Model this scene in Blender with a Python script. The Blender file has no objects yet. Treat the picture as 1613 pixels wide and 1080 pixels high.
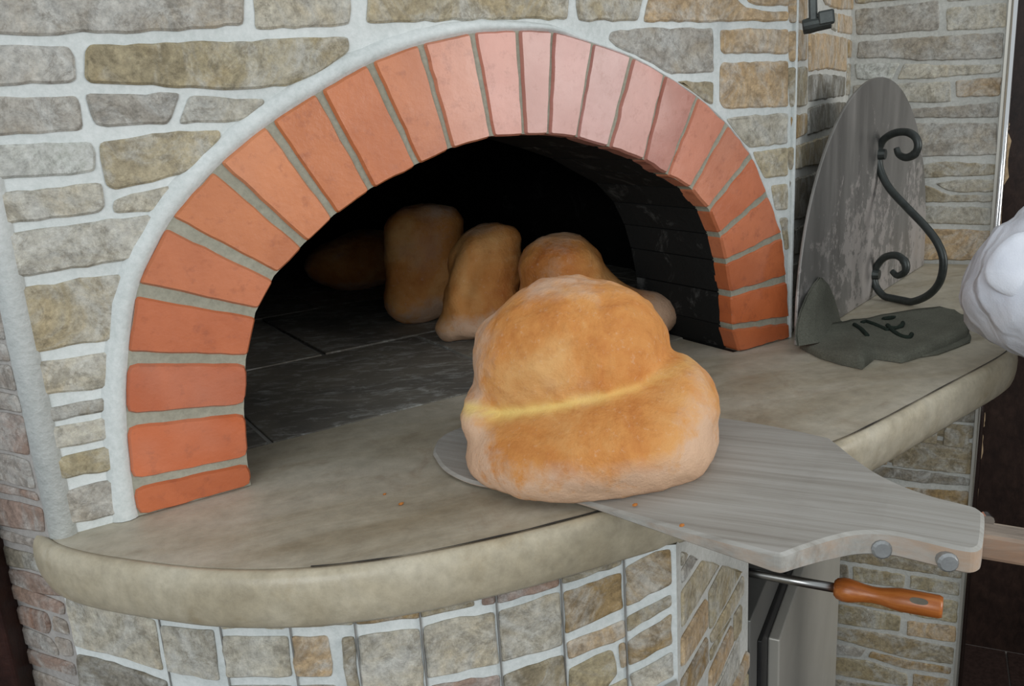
import bpy, bmesh, math, random
import numpy as np
from mathutils import Vector, Matrix, noise as mnoise

# ------------------------------------------------------------------ camera
U = 0.85                                   # metres per modelling unit
CAM = np.array([-0.7192029, -1.1257937, 0.4698964])
YAW, PIT, ROL, FPX = 0.5508734, 0.2627238, -0.0641660, 1373.0164
fw = np.array([math.sin(YAW)*math.cos(PIT), math.cos(YAW)*math.cos(PIT), -math.sin(PIT)])
r0 = np.array([math.cos(YAW), -math.sin(YAW), 0.0]); u0 = np.cross(r0, fw)
RV = math.cos(ROL)*r0 + math.sin(ROL)*u0
UV = -math.sin(ROL)*r0 + math.cos(ROL)*u0
scn = bpy.context.scene
col = scn.collection
cd = bpy.data.cameras.new('camera'); cam = bpy.data.objects.new('camera', cd); col.objects.link(cam)
M = Matrix(((RV[0], UV[0], -fw[0]), (RV[1], UV[1], -fw[1]), (RV[2], UV[2], -fw[2]))).to_4x4()
M.translation = Vector(CAM*U)
cam.matrix_world = M
cd.sensor_fit = 'HORIZONTAL'; cd.sensor_width = 36.0; cd.lens = FPX/1613.0*36.0
cd.clip_start = 0.02; cd.clip_end = 60
scn.camera = cam

# ------------------------------------------------------------------ light
w = bpy.data.worlds.new('world'); scn.world = w; w.use_nodes = True
w.node_tree.nodes['Background'].inputs[0].default_value = (0.90, 0.96, 1.0, 1)
w.node_tree.nodes['Background'].inputs[1].default_value = 0.70
def window_light(name, loc, target, sx, sy, power, colr):
    ld = bpy.data.lights.new(name, 'AREA'); ld.shape = 'RECTANGLE'; ld.size = sx; ld.size_y = sy
    ld.energy = power; ld.color = colr
    lo = bpy.data.objects.new(name, ld); col.objects.link(lo)
    lo.location = Vector(loc)*U
    d = Vector(target)*U - lo.location
    lo.rotation_euler = d.to_track_quat('-Z', 'Y').to_euler()
    return lo
window_light('daylight_window_right', (3.0, -4.1, 1.0), (0.0, 0, 0.35), 1.3, 1.5, 62, (1.0, 0.98, 0.95))
window_light('daylight_window_left', (-3.6, -3.4, 1.5), (0, 0, 0.2), 2.0, 1.6, 60, (0.92, 0.97, 1.0))
scn.view_settings.view_transform = 'Standard'
scn.view_settings.look = 'None'
scn.view_settings.exposure = 0.0
scn.view_settings.gamma = 1.0
scn.view_settings.use_curve_mapping = False

# ------------------------------------------------------------------ pixel helpers (photo frame 1613 x 1080)
def ray(p):
    return fw + (p[0]-806.5)/FPX*RV - (p[1]-540.0)/FPX*UV
def on_z(p, z=0.0):
    d = ray(p); return CAM + d*((z-CAM[2])/d[2])
def on_plane(p, P0, n):
    d = ray(p); return CAM + d*(((P0-CAM)@n)/(d@n))
def project(P):
    d = np.asarray(P)-CAM; z = d@fw
    return np.array([806.5+FPX*(d@RV)/z, 540-FPX*(d@UV)/z])
Z3 = np.array([0, 0, 1.0])
AW = math.radians(59.4)
E1 = np.array([math.sin(AW), math.cos(AW), 0.0])            # along the room wall behind the oven door
E2 = np.array([E1[1], -E1[0], 0.0])                          # out of that wall
W0 = np.array([0.612, 0.0, 0.0])
R0 = np.array([1.44, 0.246, 0.0])
L0 = np.array([-0.697, 0.0, 0.0])
ZF = -1.40                                                  # room floor
class Plane:
    def __init__(s, P0, ex, n): s.P0 = np.array(P0, float); s.ex = np.array(ex, float); s.n = np.array(n, float)
    def uv(s, p):
        q = on_plane(p, s.P0, s.n) - s.P0; return (float(q@s.ex), float(q[2]))
    def at(s, u, z, h=0.0): return s.P0 + s.ex*u + Z3*z + s.n*h
PF = Plane((0, 0, 0), (1, 0, 0), (0, -1, 0))                 # oven front wall
PW = Plane(W0, E1, E2)
PR = Plane(R0, E2, -E1)
PL = Plane(L0, -E2, -E1)
# PL runs backwards from the front corner

# ------------------------------------------------------------------ object helpers
def mk(name, verts, faces, mat, parent=None, smooth=False, origin=None):
    V = np.asarray(verts, float)*U
    o0 = V.mean(0) if origin is None else np.asarray(origin, float)*U
    me = bpy.data.meshes.new(name)
    me.from_pydata([tuple(v) for v in (V-o0)], [], [tuple(f) for f in faces])
    bm = bmesh.new(); bm.from_mesh(me); bmesh.ops.recalc_face_normals(bm, faces=bm.faces); bm.to_mesh(me); bm.free()
    if smooth:
        for p in me.polygons: p.use_smooth = True
    if mat: me.materials.append(mat)
    ob = bpy.data.objects.new(name, me); col.objects.link(ob)
    if parent is not None:
        ob.parent = parent
        ob.location = Vector(o0) - wloc(parent)
    else:
        ob.location = Vector(o0)
    return ob
def wloc(o):
    l = Vector(o.location)
    while o.parent is not None:
        o = o.parent; l = l + Vector(o.location)
    return l
def empty(name, loc, label, cat, group=None):
    o = bpy.data.objects.new(name, None); col.objects.link(o); o.location = Vector(loc)*U
    o.empty_display_size = 0.05
    return tag(o, label, cat, group)
def tag(o, label, cat, group=None):
    o['label'] = label; o['category'] = cat
    if group: o['group'] = group
    return o
def struct(o, label, cat='wall'):
    o['kind'] = 'structure'; o['label'] = label; o['category'] = cat
    return o
def tess(pts2):
    from mathutils.geometry import tessellate_polygon
    return [tuple(t) for t in tessellate_polygon([[Vector((p[0], p[1], 0)) for p in pts2]])]
def grid_faces(nr, nc, closed=False):
    f = []
    for i in range(nr-1):
        for j in range(nc if closed else nc-1):
            k = (j+1) % nc
            f.append((i*nc+j, i*nc+k, (i+1)*nc+k, (i+1)*nc+j))
    return f
def tube(path, rad, n=10, cap=True):
    P = np.asarray(path, float); m = len(P)
    rad = np.full(m, rad) if np.isscalar(rad) else np.asarray(rad, float)
    T = np.gradient(P, axis=0); T /= np.linalg.norm(T, axis=1)[:, None]
    a = np.array([0, 0, 1.0]) if abs(T[0][2]) < .9 else np.array([1.0, 0, 0])
    N = np.cross(T[0], a); N /= np.linalg.norm(N)
    V = []
    for i in range(m):
        N = N - T[i]*(N@T[i]); N /= np.linalg.norm(N); B = np.cross(T[i], N)
        for k in range(n):
            t = 2*math.pi*k/n; V.append(P[i]+rad[i]*(math.cos(t)*N+math.sin(t)*B))
    F = grid_faces(m, n, True)
    if cap: F += [tuple(range(n))[::-1], tuple(range((m-1)*n, m*n))]
    return V, F
def box_pts(o, ax, ay, az, x0, x1, y0, y1, z0, z1):
    V = [o+ax*x+ay*y+az*z for x in (x0, x1) for y in (y0, y1) for z in (z0, z1)]
    F = [(0, 1, 3, 2), (4, 6, 7, 5), (0, 4, 5, 1), (2, 3, 7, 6), (0, 2, 6, 4), (1, 5, 7, 3)]
    return V, F
def join(*parts):
    V = []; F = []
    for v, f in parts:
        n = len(V); V += list(v); F += [tuple(i+n for i in ff) for ff in f]
    return V, F
def bevel(ob, wd=0.003, seg=2):
    m = ob.modifiers.new('bevel', 'BEVEL'); m.width = wd*U; m.segments = seg; m.limit_method = 'ANGLE'
    m.angle_limit = math.radians(35)
    return ob
X3 = np.array([1.0, 0, 0]); Y3 = np.array([0, 1.0, 0])
def smooth_path(P, n=6):
    P = [np.asarray(p, float) for p in P]; out = []
    for i in range(len(P)-1):
        p0 = P[max(i-1, 0)]; p1 = P[i]; p2 = P[i+1]; p3 = P[min(i+2, len(P)-1)]
        for k in range(n):
            t = k/n
            out.append(.5*((2*p1)+(-p0+p2)*t+(2*p0-5*p1+4*p2-p3)*t*t+(-p0+3*p1-3*p2+p3)*t**3))
    out.append(P[-1]); return np.array(out)

# ------------------------------------------------------------------ materials
class NB:
    def __init__(s, name, rough=0.8, spec=0.3, metal=0.0):
        s.m = bpy.data.materials.new(name); s.m.use_nodes = True; s.t = s.m.node_tree
        s.b = s.t.nodes['Principled BSDF']
        s.b.inputs['Roughness'].default_value = rough; s.b.inputs['Specular IOR Level'].default_value = spec
        s.b.inputs['Metallic'].default_value = metal
        s.tc = s.t.nodes.new('ShaderNodeTexCoord'); s.oi = s.t.nodes.new('ShaderNodeObjectInfo')
        s.vec = s.tc.outputs['Object']
    def n(s, k): return s.t.nodes.new(k)
    def l(s, a, b): s.t.links.new(a, b)
    def jitter(s, amt=40):
        m = s.n('ShaderNodeMath'); m.operation = 'MULTIPLY'; s.l(s.oi.outputs['Random'], m.inputs[0]); m.inputs[1].default_value = amt
        v = s.n('ShaderNodeVectorMath'); v.operation = 'ADD'; s.l(s.tc.outputs['Object'], v.inputs[0]); s.l(m.outputs[0], v.inputs[1])
        s.vec = v.outputs[0]
    def mapping(s, rot=(0, 0, 0), scale=(1, 1, 1), src=None):
        r = s.n('ShaderNodeMapping'); r.inputs['Rotation'].default_value = rot; s.l(src or s.vec, r.inputs['Vector'])
        m = s.n('ShaderNodeMapping'); m.inputs['Scale'].default_value = scale
        s.l(r.outputs[0], m.inputs['Vector']); return m.outputs[0]
    def noise(s, scale, detail=6, rough=.6, vec=None, dist=0):
        x = s.n('ShaderNodeTexNoise'); x.inputs['Scale'].default_value = scale; x.inputs['Detail'].default_value = detail
        x.inputs['Roughness'].default_value = rough; x.inputs['Distortion'].default_value = dist
        s.l(vec or s.vec, x.inputs['Vector']); return x.outputs['Fac']
    def ramp(s, fac, stops):
        r = s.n('ShaderNodeValToRGB'); e = r.color_ramp.elements
        while len(e) < len(stops): e.new(.5)
        for i, (p, c) in enumerate(stops):
            e[i].position = p; e[i].color = (c, c, c, 1) if isinstance(c, (int, float)) else (*c, 1)
        s.l(fac, r.inputs[0]); return r.outputs[0]
    def mix(s, fac, a, b, mode='MIX'):
        x = s.n('ShaderNodeMix'); x.data_type = 'RGBA'; x.blend_type = mode
        for sock, v in ((x.inputs[0], fac), (x.inputs[6], a), (x.inputs[7], b)):
            if isinstance(v, (int, float)): sock.default_value = v
            elif isinstance(v, tuple): sock.default_value = (*v, 1)
            else: s.l(v, sock)
        return x.outputs[2]
    def math(s, op, a, b):
        x = s.n('ShaderNodeMath'); x.operation = op
        for sock, v in ((x.inputs[0], a), (x.inputs[1], b)):
            if isinstance(v, (int, float)): sock.default_value = v
            else: s.l(v, sock)
        return x.outputs[0]
    def color(s, c):
        if isinstance(c, tuple): s.b.inputs['Base Color'].default_value = (*c, 1)
        else: s.l(c, s.b.inputs['Base Color'])
    def bump(s, h, strength=.4, dist=.004):
        b = s.n('ShaderNodeBump'); b.inputs['Strength'].default_value = strength; b.inputs['Distance'].default_value = dist
        s.l(h, b.inputs['Height']); s.l(b.outputs[0], s.b.inputs['Normal'])
    def rough(s, h): s.l(h, s.b.inputs['Roughness'])
def srgb(r, g, b):
    f = lambda v: (v/255/12.92) if v/255 <= .04045 else ((v/255+.055)/1.055)**2.4
    return (f(r), f(g), f(b))

def mat_stone():
    m = NB('split_stone', .6, .35); m.jitter(60)
    oc = m.oi.outputs['Color']
    big = m.noise(13, 7, .65, dist=1.0); fine = m.noise(110, 6, .8); wash = m.noise(12, 7, .7, dist=1.5); spk = m.noise(34, 9, .8, dist=.6); tan_ = m.noise(8, 5, .6, dist=1.0)
    c = m.mix(m.ramp(big, [(.32, 0), (.66, 1)]), m.mix(1, oc, (.80, .77, .72), 'MULTIPLY'), m.mix(1, oc, (1.16, 1.15, 1.12), 'MULTIPLY'))
    c = m.mix(m.math('MULTIPLY', m.ramp(tan_, [(.50, 0), (.64, 1)]), .5), c, m.mix(1, oc, (1.04, .90, .68), 'MULTIPLY'))
    c = m.mix(m.math('MULTIPLY', m.ramp(wash, [(.44, 0), (.62, 1)]), .62), c, (.53, .535, .51))
    c = m.mix(m.math('MULTIPLY', m.ramp(spk, [(.50, 0), (.60, 1)]), .62), c, m.mix(1, oc, (.48, .45, .40), 'MULTIPLY'))
    c = m.mix(.5, c, m.ramp(fine, [(.3, .08), (.7, .84)]), 'OVERLAY')
    m.color(c)
    m.bump(m.math('ADD', m.math('ADD', m.noise(16, 4, .55, dist=1.0), m.math('MULTIPLY', spk, .6)), m.math('MULTIPLY', fine, .3)), .7, .006)
    return m.m
def mat_mortar(name, c1, c2, rough=.85):
    m = NB(name, rough, .2); m.jitter(10)
    a = m.noise(7, 5, .6); f = m.noise(160, 4, .7)
    c = m.mix(m.ramp(a, [(.3, 0), (.7, 1)]), c1, c2); c = m.mix(.18, c, m.ramp(f, [(.3, .1), (.7, .9)]), 'OVERLAY')
    m.color(c); m.bump(m.math('ADD', m.noise(30, 4, .6), m.math('MULTIPLY', f, .3)), .5, .004)
    return m.m
def mat_brick():
    m = NB('red_brick', .55, .45); m.jitter(70)
    oc = m.oi.outputs['Color']
    st = m.mapping((0, 0, 0), (6, 6, 40))
    a = m.noise(7, 6, .6, dist=.5); f = m.noise(60, 6, .7); s = m.noise(3, 4, .6)
    c = m.mix(m.ramp(a, [(.3, 0), (.7, 1)]), m.mix(1, oc, (.80, .72, .68), 'MULTIPLY'), m.mix(1, oc, (1.12, 1.14, 1.16), 'MULTIPLY'))
    c = m.mix(m.math('MULTIPLY', m.ramp(f, [(.54, 0), (.72, 1)]), .5), c, srgb(140, 74, 50))
    c = m.mix(m.math('MULTIPLY', m.ramp(s, [(.58, 0), (.75, 1)]), .35), c, srgb(196, 150, 130))
    m.color(c)
    m.rough(m.ramp(m.noise(12, 4, .6), [(.3, .34), (.7, .55)]))
    m.b.inputs['Coat Weight'].default_value = .45; m.b.inputs['Coat Roughness'].default_value = .17
    m.bump(m.math('ADD', m.noise(45, 5, .65), m.math('MULTIPLY', m.noise(10, 3, .5), 1.2)), .45, .003)
    return m.m
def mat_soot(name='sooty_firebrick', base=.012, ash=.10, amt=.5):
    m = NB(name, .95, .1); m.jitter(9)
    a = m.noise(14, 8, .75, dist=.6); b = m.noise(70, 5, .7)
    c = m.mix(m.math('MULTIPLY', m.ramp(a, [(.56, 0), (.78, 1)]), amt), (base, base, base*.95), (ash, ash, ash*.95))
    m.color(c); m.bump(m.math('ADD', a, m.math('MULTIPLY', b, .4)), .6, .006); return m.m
def mat_hearth():
    m = NB('hearth_tile', .8, .25); m.jitter(30)
    a = m.noise(5, 7, .65, dist=.8); b = m.noise(24, 7, .75, vec=m.mapping((0, 0, .5), (1, 2.2, 1)), dist=.6)
    c = m.mix(m.ramp(a, [(.35, 0), (.65, 1)]), m.oi.outputs['Color'], m.mix(1, m.oi.outputs['Color'], (1.8, 1.75, 1.6), 'MULTIPLY'))
    c = m.mix(m.math('MULTIPLY', m.ramp(b, [(.50, 0), (.70, 1)]), .8), c, (.52, .53, .50))
    m.color(c); m.bump(b, .3, .003); return m.m
def mat_counter():
    m = NB('counter_stone', .50, .4)
    a = m.noise(4, 7, .62, vec=m.mapping((0, 0, .25), (1, 2.6, 2)), dist=.7); b = m.noise(45, 6, .7); g = m.noise(11, 6, .7, dist=1.0)
    c = m.ramp(a, [(.32, srgb(146, 135, 114)), (.5, srgb(168, 160, 142)), (.75, srgb(184, 178, 163))])
    c = m.mix(m.math('MULTIPLY', m.ramp(g, [(.56, 0), (.74, 1)]), .45), c, srgb(130, 108, 84))
    c = m.mix(.22, c, m.ramp(b, [(.3, .15), (.7, .85)]), 'OVERLAY')
    m.color(c); m.rough(m.ramp(g, [(.3, .34), (.7, .62)])); m.bump(m.math('ADD', b, m.noise(9, 3, .5)), .25, .003); return m.m
def mat_edge():
    m = NB('counter_edge_stone', .36, .5)
    a = m.noise(7, 7, .65, dist=.6); b = m.noise(60, 6, .7); g = m.noise(16, 6, .7)
    c = m.ramp(a, [(.28, srgb(156, 144, 120)), (.5, srgb(174, 164, 142)), (.75, srgb(190, 182, 163))])
    c = m.mix(m.math('MULTIPLY', m.ramp(g, [(.58, 0), (.72, 1)]), .5), c, srgb(150, 132, 100))
    c = m.mix(.25, c, m.ramp(b, [(.3, .15), (.7, .85)]), 'OVERLAY')
    m.color(c); m.bump(m.math('ADD', b, m.noise(20, 3, .5)), .22, .003); return m.m
def mat_wood(name, rot, c_dark, c_mid, c_light, edge=None, rough=.75, sc=1.0, spec=.25):
    m = NB(name, rough, spec); 
    v = m.mapping((0, 0, rot), (2.6*sc, 120*sc, 60*sc)); v2 = m.mapping((0, 0, rot), (1.2*sc, 14*sc, 8*sc))
    a = m.noise(1.0, 7, .7, vec=v, dist=.4); b = m.noise(1.0, 5, .6, vec=v2, dist=.8); p = m.noise(9, 5, .65)
    f = m.math('ADD', m.math('MULTIPLY', a, .55), m.math('MULTIPLY', b, .45))
    c = m.ramp(f, [(.36, c_dark), (.5, c_mid), (.64, c_light)])
    c = m.mix(m.math('MULTIPLY', m.ramp(p, [(.55, 0), (.75, 1)]), .35), c, c_dark)
    if edge:
        g = m.n('ShaderNodeNewGeometry'); sx = m.n('ShaderNodeSeparateXYZ'); m.l(g.outputs['True Normal'], sx.inputs[0])
        k = m.ramp(sx.outputs[2], [(.35, 1), (.75, 0)])
        k = m.math('MULTIPLY', k, m.ramp(m.noise(14, 5, .7, vec=m.mapping((0, 0, rot), (.4, 1, 1))), [(.42, 0), (.66, .7)]))
        c = m.mix(k, c, edge)
    m.color(c); m.bump(a, .35, .002); return m.m
def mat_plain(name, c, rough=.5, metal=0, spec=.4, var=.25, sc=20, bump=.2):
    m = NB(name, rough, spec, metal); m.jitter(10)
    a = m.noise(sc, 6, .65)
    m.color(m.mix(m.ramp(a, [(.3, 0), (.7, 1)]), tuple(x*(1-var) for x in c), tuple(min(1, x*(1+var)) for x in c)))
    if bump: m.bump(a, bump, .002)
    return m.m
def mat_iron_door():
    m = NB('scraped_iron_sheet', .42, .5, .55)
    v = m.mapping((0, 0, 0), (5, 5, .7)); s = m.noise(3, 6, .65, vec=v)
    a = m.noise(5, 8, .72, dist=.5, vec=m.mapping((0, 0, 0), (1, 1, .8))); b = m.noise(40, 6, .75)
    c = m.ramp(s, [(.30, srgb(112, 110, 107)), (.5, srgb(128, 126, 122)), (.7, srgb(146, 143, 139))])
    sx = m.n('ShaderNodeSeparateXYZ'); m.l(m.tc.outputs['Object'], sx.inputs[0])
    low = m.ramp(m.math('ADD', sx.outputs[2], .25), [(.0, .10), (.45, -.0)])
    k = m.ramp(m.math('ADD', m.math('ADD', m.math('MULTIPLY', a, .62), m.math('MULTIPLY', b, .38)), low), [(.575, 0), (.61, 1)])
    c = m.mix(m.math('MULTIPLY', k, .8), c, srgb(176, 170, 166))
    m.color(c); m.rough(m.ramp(s, [(.3, .35), (.7, .6)])); m.bump(m.math('ADD', k, m.noise(8, 3, .5)), .25, .002); return m.m
def mat_bread(name, dark=1.0):
    m = NB(name, .72, .25); m.jitter(5)
    at = m.n('ShaderNodeAttribute'); at.attribute_name = 'crease'; fl = m.n('ShaderNodeAttribute'); fl.attribute_name = 'flour'
    a = m.noise(9, 7, .65, dist=.7); b = m.noise(55, 6, .7); p = m.noise(150, 4, .7); d = m.noise(5, 5, .6)
    k = lambda r, g, bb: tuple(x*dark for x in srgb(r, g, bb))
    c = m.ramp(a, [(.28, k(178, 104, 48)), (.48, k(204, 138, 74)), (.72, k(218, 166, 106))])
    c = m.mix(m.math('MULTIPLY', m.ramp(b, [(.52, 0), (.70, 1)]), .35), c, k(160, 92, 38))
    fk = m.math('MULTIPLY', fl.outputs['Fac'], m.ramp(m.math('ADD', m.math('MULTIPLY', d, .6), m.math('MULTIPLY', b, .4)), [(.34, .15), (.55, 1)]))
    c = m.mix(m.math('MULTIPLY', m.ramp(fk, [(.20, 0), (.55, 1)]), .82), c, k(210, 178, 152))
    c = m.mix(m.math('MULTIPLY', m.ramp(p, [(.58, 0), (.72, 1)]), .25), c, k(226, 200, 176))
    c = m.mix(m.math('MULTIPLY', at.outputs['Fac'], .9), c, k(236, 206, 124))
    m.color(c); m.bump(m.math('ADD', m.math('ADD', m.math('MULTIPLY', b, .9), m.math('MULTIPLY', p, .45)), m.math('MULTIPLY', a, .8)), .6, .005)
    return m.m
def mat_cloth(name, c, sc=400, rough=.95):
    m = NB(name, rough, .1); a = m.noise(7, 6, .65); f = m.noise(sc, 3, .7)
    col_ = m.mix(m.ramp(a, [(.3, 0), (.7, 1)]), tuple(x*.72 for x in c), tuple(min(1, x*1.2) for x in c))
    col_ = m.mix(.3, col_, m.ramp(f, [(.3, .1), (.7, .9)]), 'OVERLAY')
    m.color(col_); m.bump(f, .5, .002); return m.m

MS = mat_stone(); MB = mat_brick()
MM = mat_mortar('white_mortar', srgb(192, 197, 195), srgb(212, 216, 214))
MMR = mat_mortar('grey_white_grout', srgb(176, 176, 170), srgb(198, 198, 192))
MJ = mat_mortar('brick_joint_mortar', srgb(140, 138, 122), srgb(160, 158, 144))
MML = mat_mortar('dusty_grout', srgb(150, 146, 142), srgb(168, 164, 160))
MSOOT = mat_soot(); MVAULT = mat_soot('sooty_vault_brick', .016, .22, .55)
MH = mat_hearth(); MC = mat_counter(); ME = mat_edge()
MSTEEL = mat_plain('brushed_steel', srgb(184, 181, 172), .45, .45, .5, .06, 8, .05)
MCHROME = mat_plain('polished_steel', srgb(215, 215, 215), .12, 1.0, .5, .03, 6, 0)
MBLACK = mat_plain('black_rubber', (.012, .012, .012), .5, 0, .4)
MIRON = mat_plain('black_wrought_iron', srgb(58, 62, 60), .42, .5, .5, .25, 60, .3)
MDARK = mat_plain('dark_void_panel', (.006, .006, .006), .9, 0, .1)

# ------------------------------------------------------------------ stones
TONE = {'g': srgb(158, 154, 147), 'd': srgb(128, 122, 110), 't': srgb(172, 162, 138), 'o': srgb(176, 154, 124),
        'p': srgb(176, 172, 160), 'w': srgb(184, 187, 184), 'v': srgb(162, 152, 126), 'b': srgb(154, 132, 96),
        'r': srgb(146, 126, 116), 'k': srgb(158, 150, 144), 'm': srgb(150, 140, 118), 's': srgb(112, 108, 98), 'q': srgb(178, 173, 160)}
rnd = random.Random(5)
def outline(poly, seg=.014, rad=.006, jit=.0016):
    P = [np.array(p, float) for p in poly]; n = len(P)
    area = sum(P[i][0]*P[(i+1) % n][1]-P[(i+1) % n][0]*P[i][1] for i in range(n))
    if area < 0: P = P[::-1]
    out = []
    for i in range(n):
        a, b, c = P[i-1], P[i], P[(i+1) % n]
        la = np.linalg.norm(a-b); lc = np.linalg.norm(c-b)
        if la < 1e-6 or lc < 1e-6: continue
        r = min(rad, la*.4, lc*.4); p1 = b+(a-b)/la*r; p2 = b+(c-b)/lc*r
        cosang = ((a-b)@(c-b))/(la*lc)
        if cosang < -.9: out.append(b)
        else:
            out += [p1, .25*p1+.5*b+.25*p2, p2]
    res = []
    for i in range(len(out)):
        a, b = out[i], out[(i+1) % len(out)]; L = np.linalg.norm(b-a); k = max(1, int(L/seg))
        t_ = (b-a)/max(L, 1e-9); nn = np.array([t_[1], -t_[0]])
        for j in range(k):
            p = a+(b-a)*j/k
            if k > 1 and j > 0: p = p+nn*rnd.uniform(-jit, jit)
            res.append(p)
    return res
def inset(P, d):
    n = len(P); out = []
    for i in range(n):
        a, b, c = P[i-1], P[i], P[(i+1) % n]
        t = (c-a); t = t/max(np.linalg.norm(t), 1e-9); nn = np.array([-t[1], t[0]])
        out.append(b+nn*d)
    cen = sum(P)/n
    for _ in range(3):
        for i in range(n):
            j = (i+1) % n
            if (out[j]-out[i])@(P[j]-P[i]) <= 0:
                for k in (i-1, i, j, (j+1) % n): out[k] = P[k]+(cen-P[k])*min(.25, .7*d/max(np.linalg.norm(cen-P[k]), 1e-6))
    return out
def piece(name, pl, poly_uv, mat, parent, proud=.005, back=-.012, bev=.0028, colr=None, rad=.006, jit=.0016, seg=.014, lab=None):
    O = outline(poly_uv, seg, rad, jit); I = inset(O, bev); n = len(O)
    V = [pl.at(p[0], p[1], back) for p in O]+[pl.at(p[0], p[1], proud*.35) for p in O]+[pl.at(p[0], p[1], proud) for p in I]
    F = grid_faces(3, n, True)+[tuple(range(2*n, 3*n))]
    o = mk(name, V, F, mat, parent)
    if colr:
        j = rnd.uniform(.92, 1.07); o.color = (colr[0]*j, colr[1]*j, colr[2]*j, 1)
    return o
def stones_px(pl, items, parent, **kw):
    for tone, poly in items:
        piece('stone', pl, [pl.uv(p) for p in poly], MS, parent, proud=rnd.uniform(.0028, .0050), colr=tuple(min(1.0, c_*1.10) for c_ in TONE[tone]), **kw)
def stones_rows(pl, u0, u1, z0, z1, parent, tones='gtpdov', hmin=.05, hmax=.095, lmin=.12, lmax=.36, gap=.013):
    z = z0
    while z < z1-.02:
        h = min(rnd.uniform(hmin, hmax), z1-z); u = u0
        if h < .03: break
        while u < u1-.01:
            L = rnd.uniform(lmin, lmax)
            if u1-(u+L) < .06: L = u1-u
            a, b = u+gap/2, u+L-gap/2; e = lambda: rnd.uniform(-.003, .003)
            if b-a > .01:
                piece('stone', pl, [(a, z+gap/2+e()), (b, z+gap/2+e()), (b+e(), z+h-gap/2+e()), (a+e(), z+h-gap/2+e())], MS, parent,
                      proud=rnd.uniform(.004, .0075), colr=TONE[rnd.choice(tones)])
            u += L
        z += h

# ---- oven mouth curve
AI, BI, ZC, NE = 0.4541, 0.3150, 0.1149, 1.9063
def mouth(n=48, d=0.0, sa=1.0, sb=1.0):
    pts = [(-(AI+d)*sa, 0.0)]
    for i in range(n+1):
        t = math.pi*(1-i/n); c, s = math.cos(t), math.sin(t)
        pts.append((math.copysign(abs(c)**(2/NE), c)*(AI+d)*sa, ZC+(abs(s)**(2/NE))*(BI+d)*sb))
    pts.append(((AI+d)*sa, 0.0)); return pts

# ------------------------------------------------------------------ front wall
ZT = 1.25
WXL, WXR = -0.697, 0.612
arch = mouth(40, .02)
ring = [(WXL, 0.0)]+arch+[(WXR, 0.0), (WXR, ZT), (WXL, ZT)]
Vf = [PF.at(x, z, 0) for x, z in ring]; nR = len(ring)
Vb = [PF.at(x, z, -.05) for x, z in ring]
wall_front = struct(mk('wall_front', Vf+Vb, tess(ring)+grid_faces(2, nR, True), MM, origin=(0, 0, 0)), 'white mortared oven front wall clad in split stone around the brick arch')
FRONT = [
 ('g', [(-30,-30),(385,-30),(383,40),(300,46),(220,52),(130,50),(90,56),(0,54),(-30,55)]),
 ('p', [(398,-30),(553,-30),(550,39),(480,43),(402,47)]),
 ('t', [(578,-30),(895,-30),(893,31),(800,31),(700,33),(590,37),(577,36)]),
 ('m', [(903,-30),(1018,-30),(1004,33),(911,33)]),
 ('o', [(1028,-30),(1150,-30),(1162,2),(1175,12),(1200,17),(1241,18),(1241,33),(1013,35)]),
 ('o', [(1165,-30),(1242,-30),(1242,10),(1200,9),(1178,4)]),
 ('g', [(-30,73),(55,72),(108,73),(117,90),(120,125),(110,131),(50,131),(0,136),(-30,137)]),
 ('v', [(134,80),(142,70),(240,69),(300,65),(375,65),(440,61),(548,58),(550,80),(515,107),(480,125),(450,136),(350,142),(300,138),(220,134),(142,131),(133,122)]),
 ('g', [(-30,152),(120,151),(126,165),(131,205),(60,211),(0,214),(-30,216)]),
 ('g', [(133,147),(180,148),(284,146),(270,185),(263,196),(210,197),(170,200),(150,197),(143,180)]),
 ('p', [(298,150),(350,153),(415,156),(416,165),(402,176),(384,190),(330,193),(281,196)]),
 ('w', [(-30,230),(20,227),(95,225),(143,223),(150,240),(150,270),(80,277),(0,282),(-30,284)]),
 ('t', [(156,224),(200,218),(260,209),(345,205),(348,215),(335,232),(315,255),(292,273),(240,287),(180,299),(167,292),(158,250)]),
 ('p', [(-30,305),(50,300),(120,290),(160,287),(165,325),(155,335),(60,348),(0,355),(-30,358)]),
 ('p', [(178,315),(230,301),(268,292),(270,302),(262,316),(248,333),(178,336)]),
 ('p', [(8,369),(60,360),(150,349),(243,337),(228,370),(212,408),(160,415),(90,427),(15,437)]),
 ('t', [(24,460),(30,453),(85,448),(125,437),(201,431),(190,480),(182,535),(130,540),(85,550),(40,558),(32,520)]),
 ('p', [(42,572),(94,566),(176,553),(178,607),(120,616),(52,624)]),
 ('d', [(61,645),(126,632),(176,624),(178,645),(63,667)]),
 ('p', [(65,676),(176,654),(179,689),(69,711)]),
 ('v', [(71,730),(104,717),(179,700),(186,738),(76,758)]),
 ('g', [(77,780),(126,766),(189,752),(201,806),(88,829)]),
 ('g', [(958,62),(962,50),(1000,45),(1122,44),(1124,114),(1058,117),(1000,86),(970,73)]),
 ('m', [(1066,128),(1123,129),(1122,166),(1093,149)]),
 ('o', [(1134,47),(1170,45),(1241,46),(1241,85),(1140,85),(1135,80)]),
 ('o', [(1138,98),(1200,97),(1241,96),(1241,168),(1190,170),(1140,171),(1133,160),(1134,105)]),
 ('p', [(1143,187),(1180,182),(1241,178),(1240,226),(1180,233),(1158,208)]),
 ('t', [(1185,239),(1240,232),(1240,277),(1204,281)]),
 ('t', [(1214,292),(1240,289),(1240,330),(1221,331)]),
 ('m', [(1227,343),(1240,342),(1240,393),(1236,393)]),
]
stones_px(PF, FRONT, wall_front)
stones_rows(PF, WXL+.01, WXR-.01, .675, ZT, wall_front)
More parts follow.
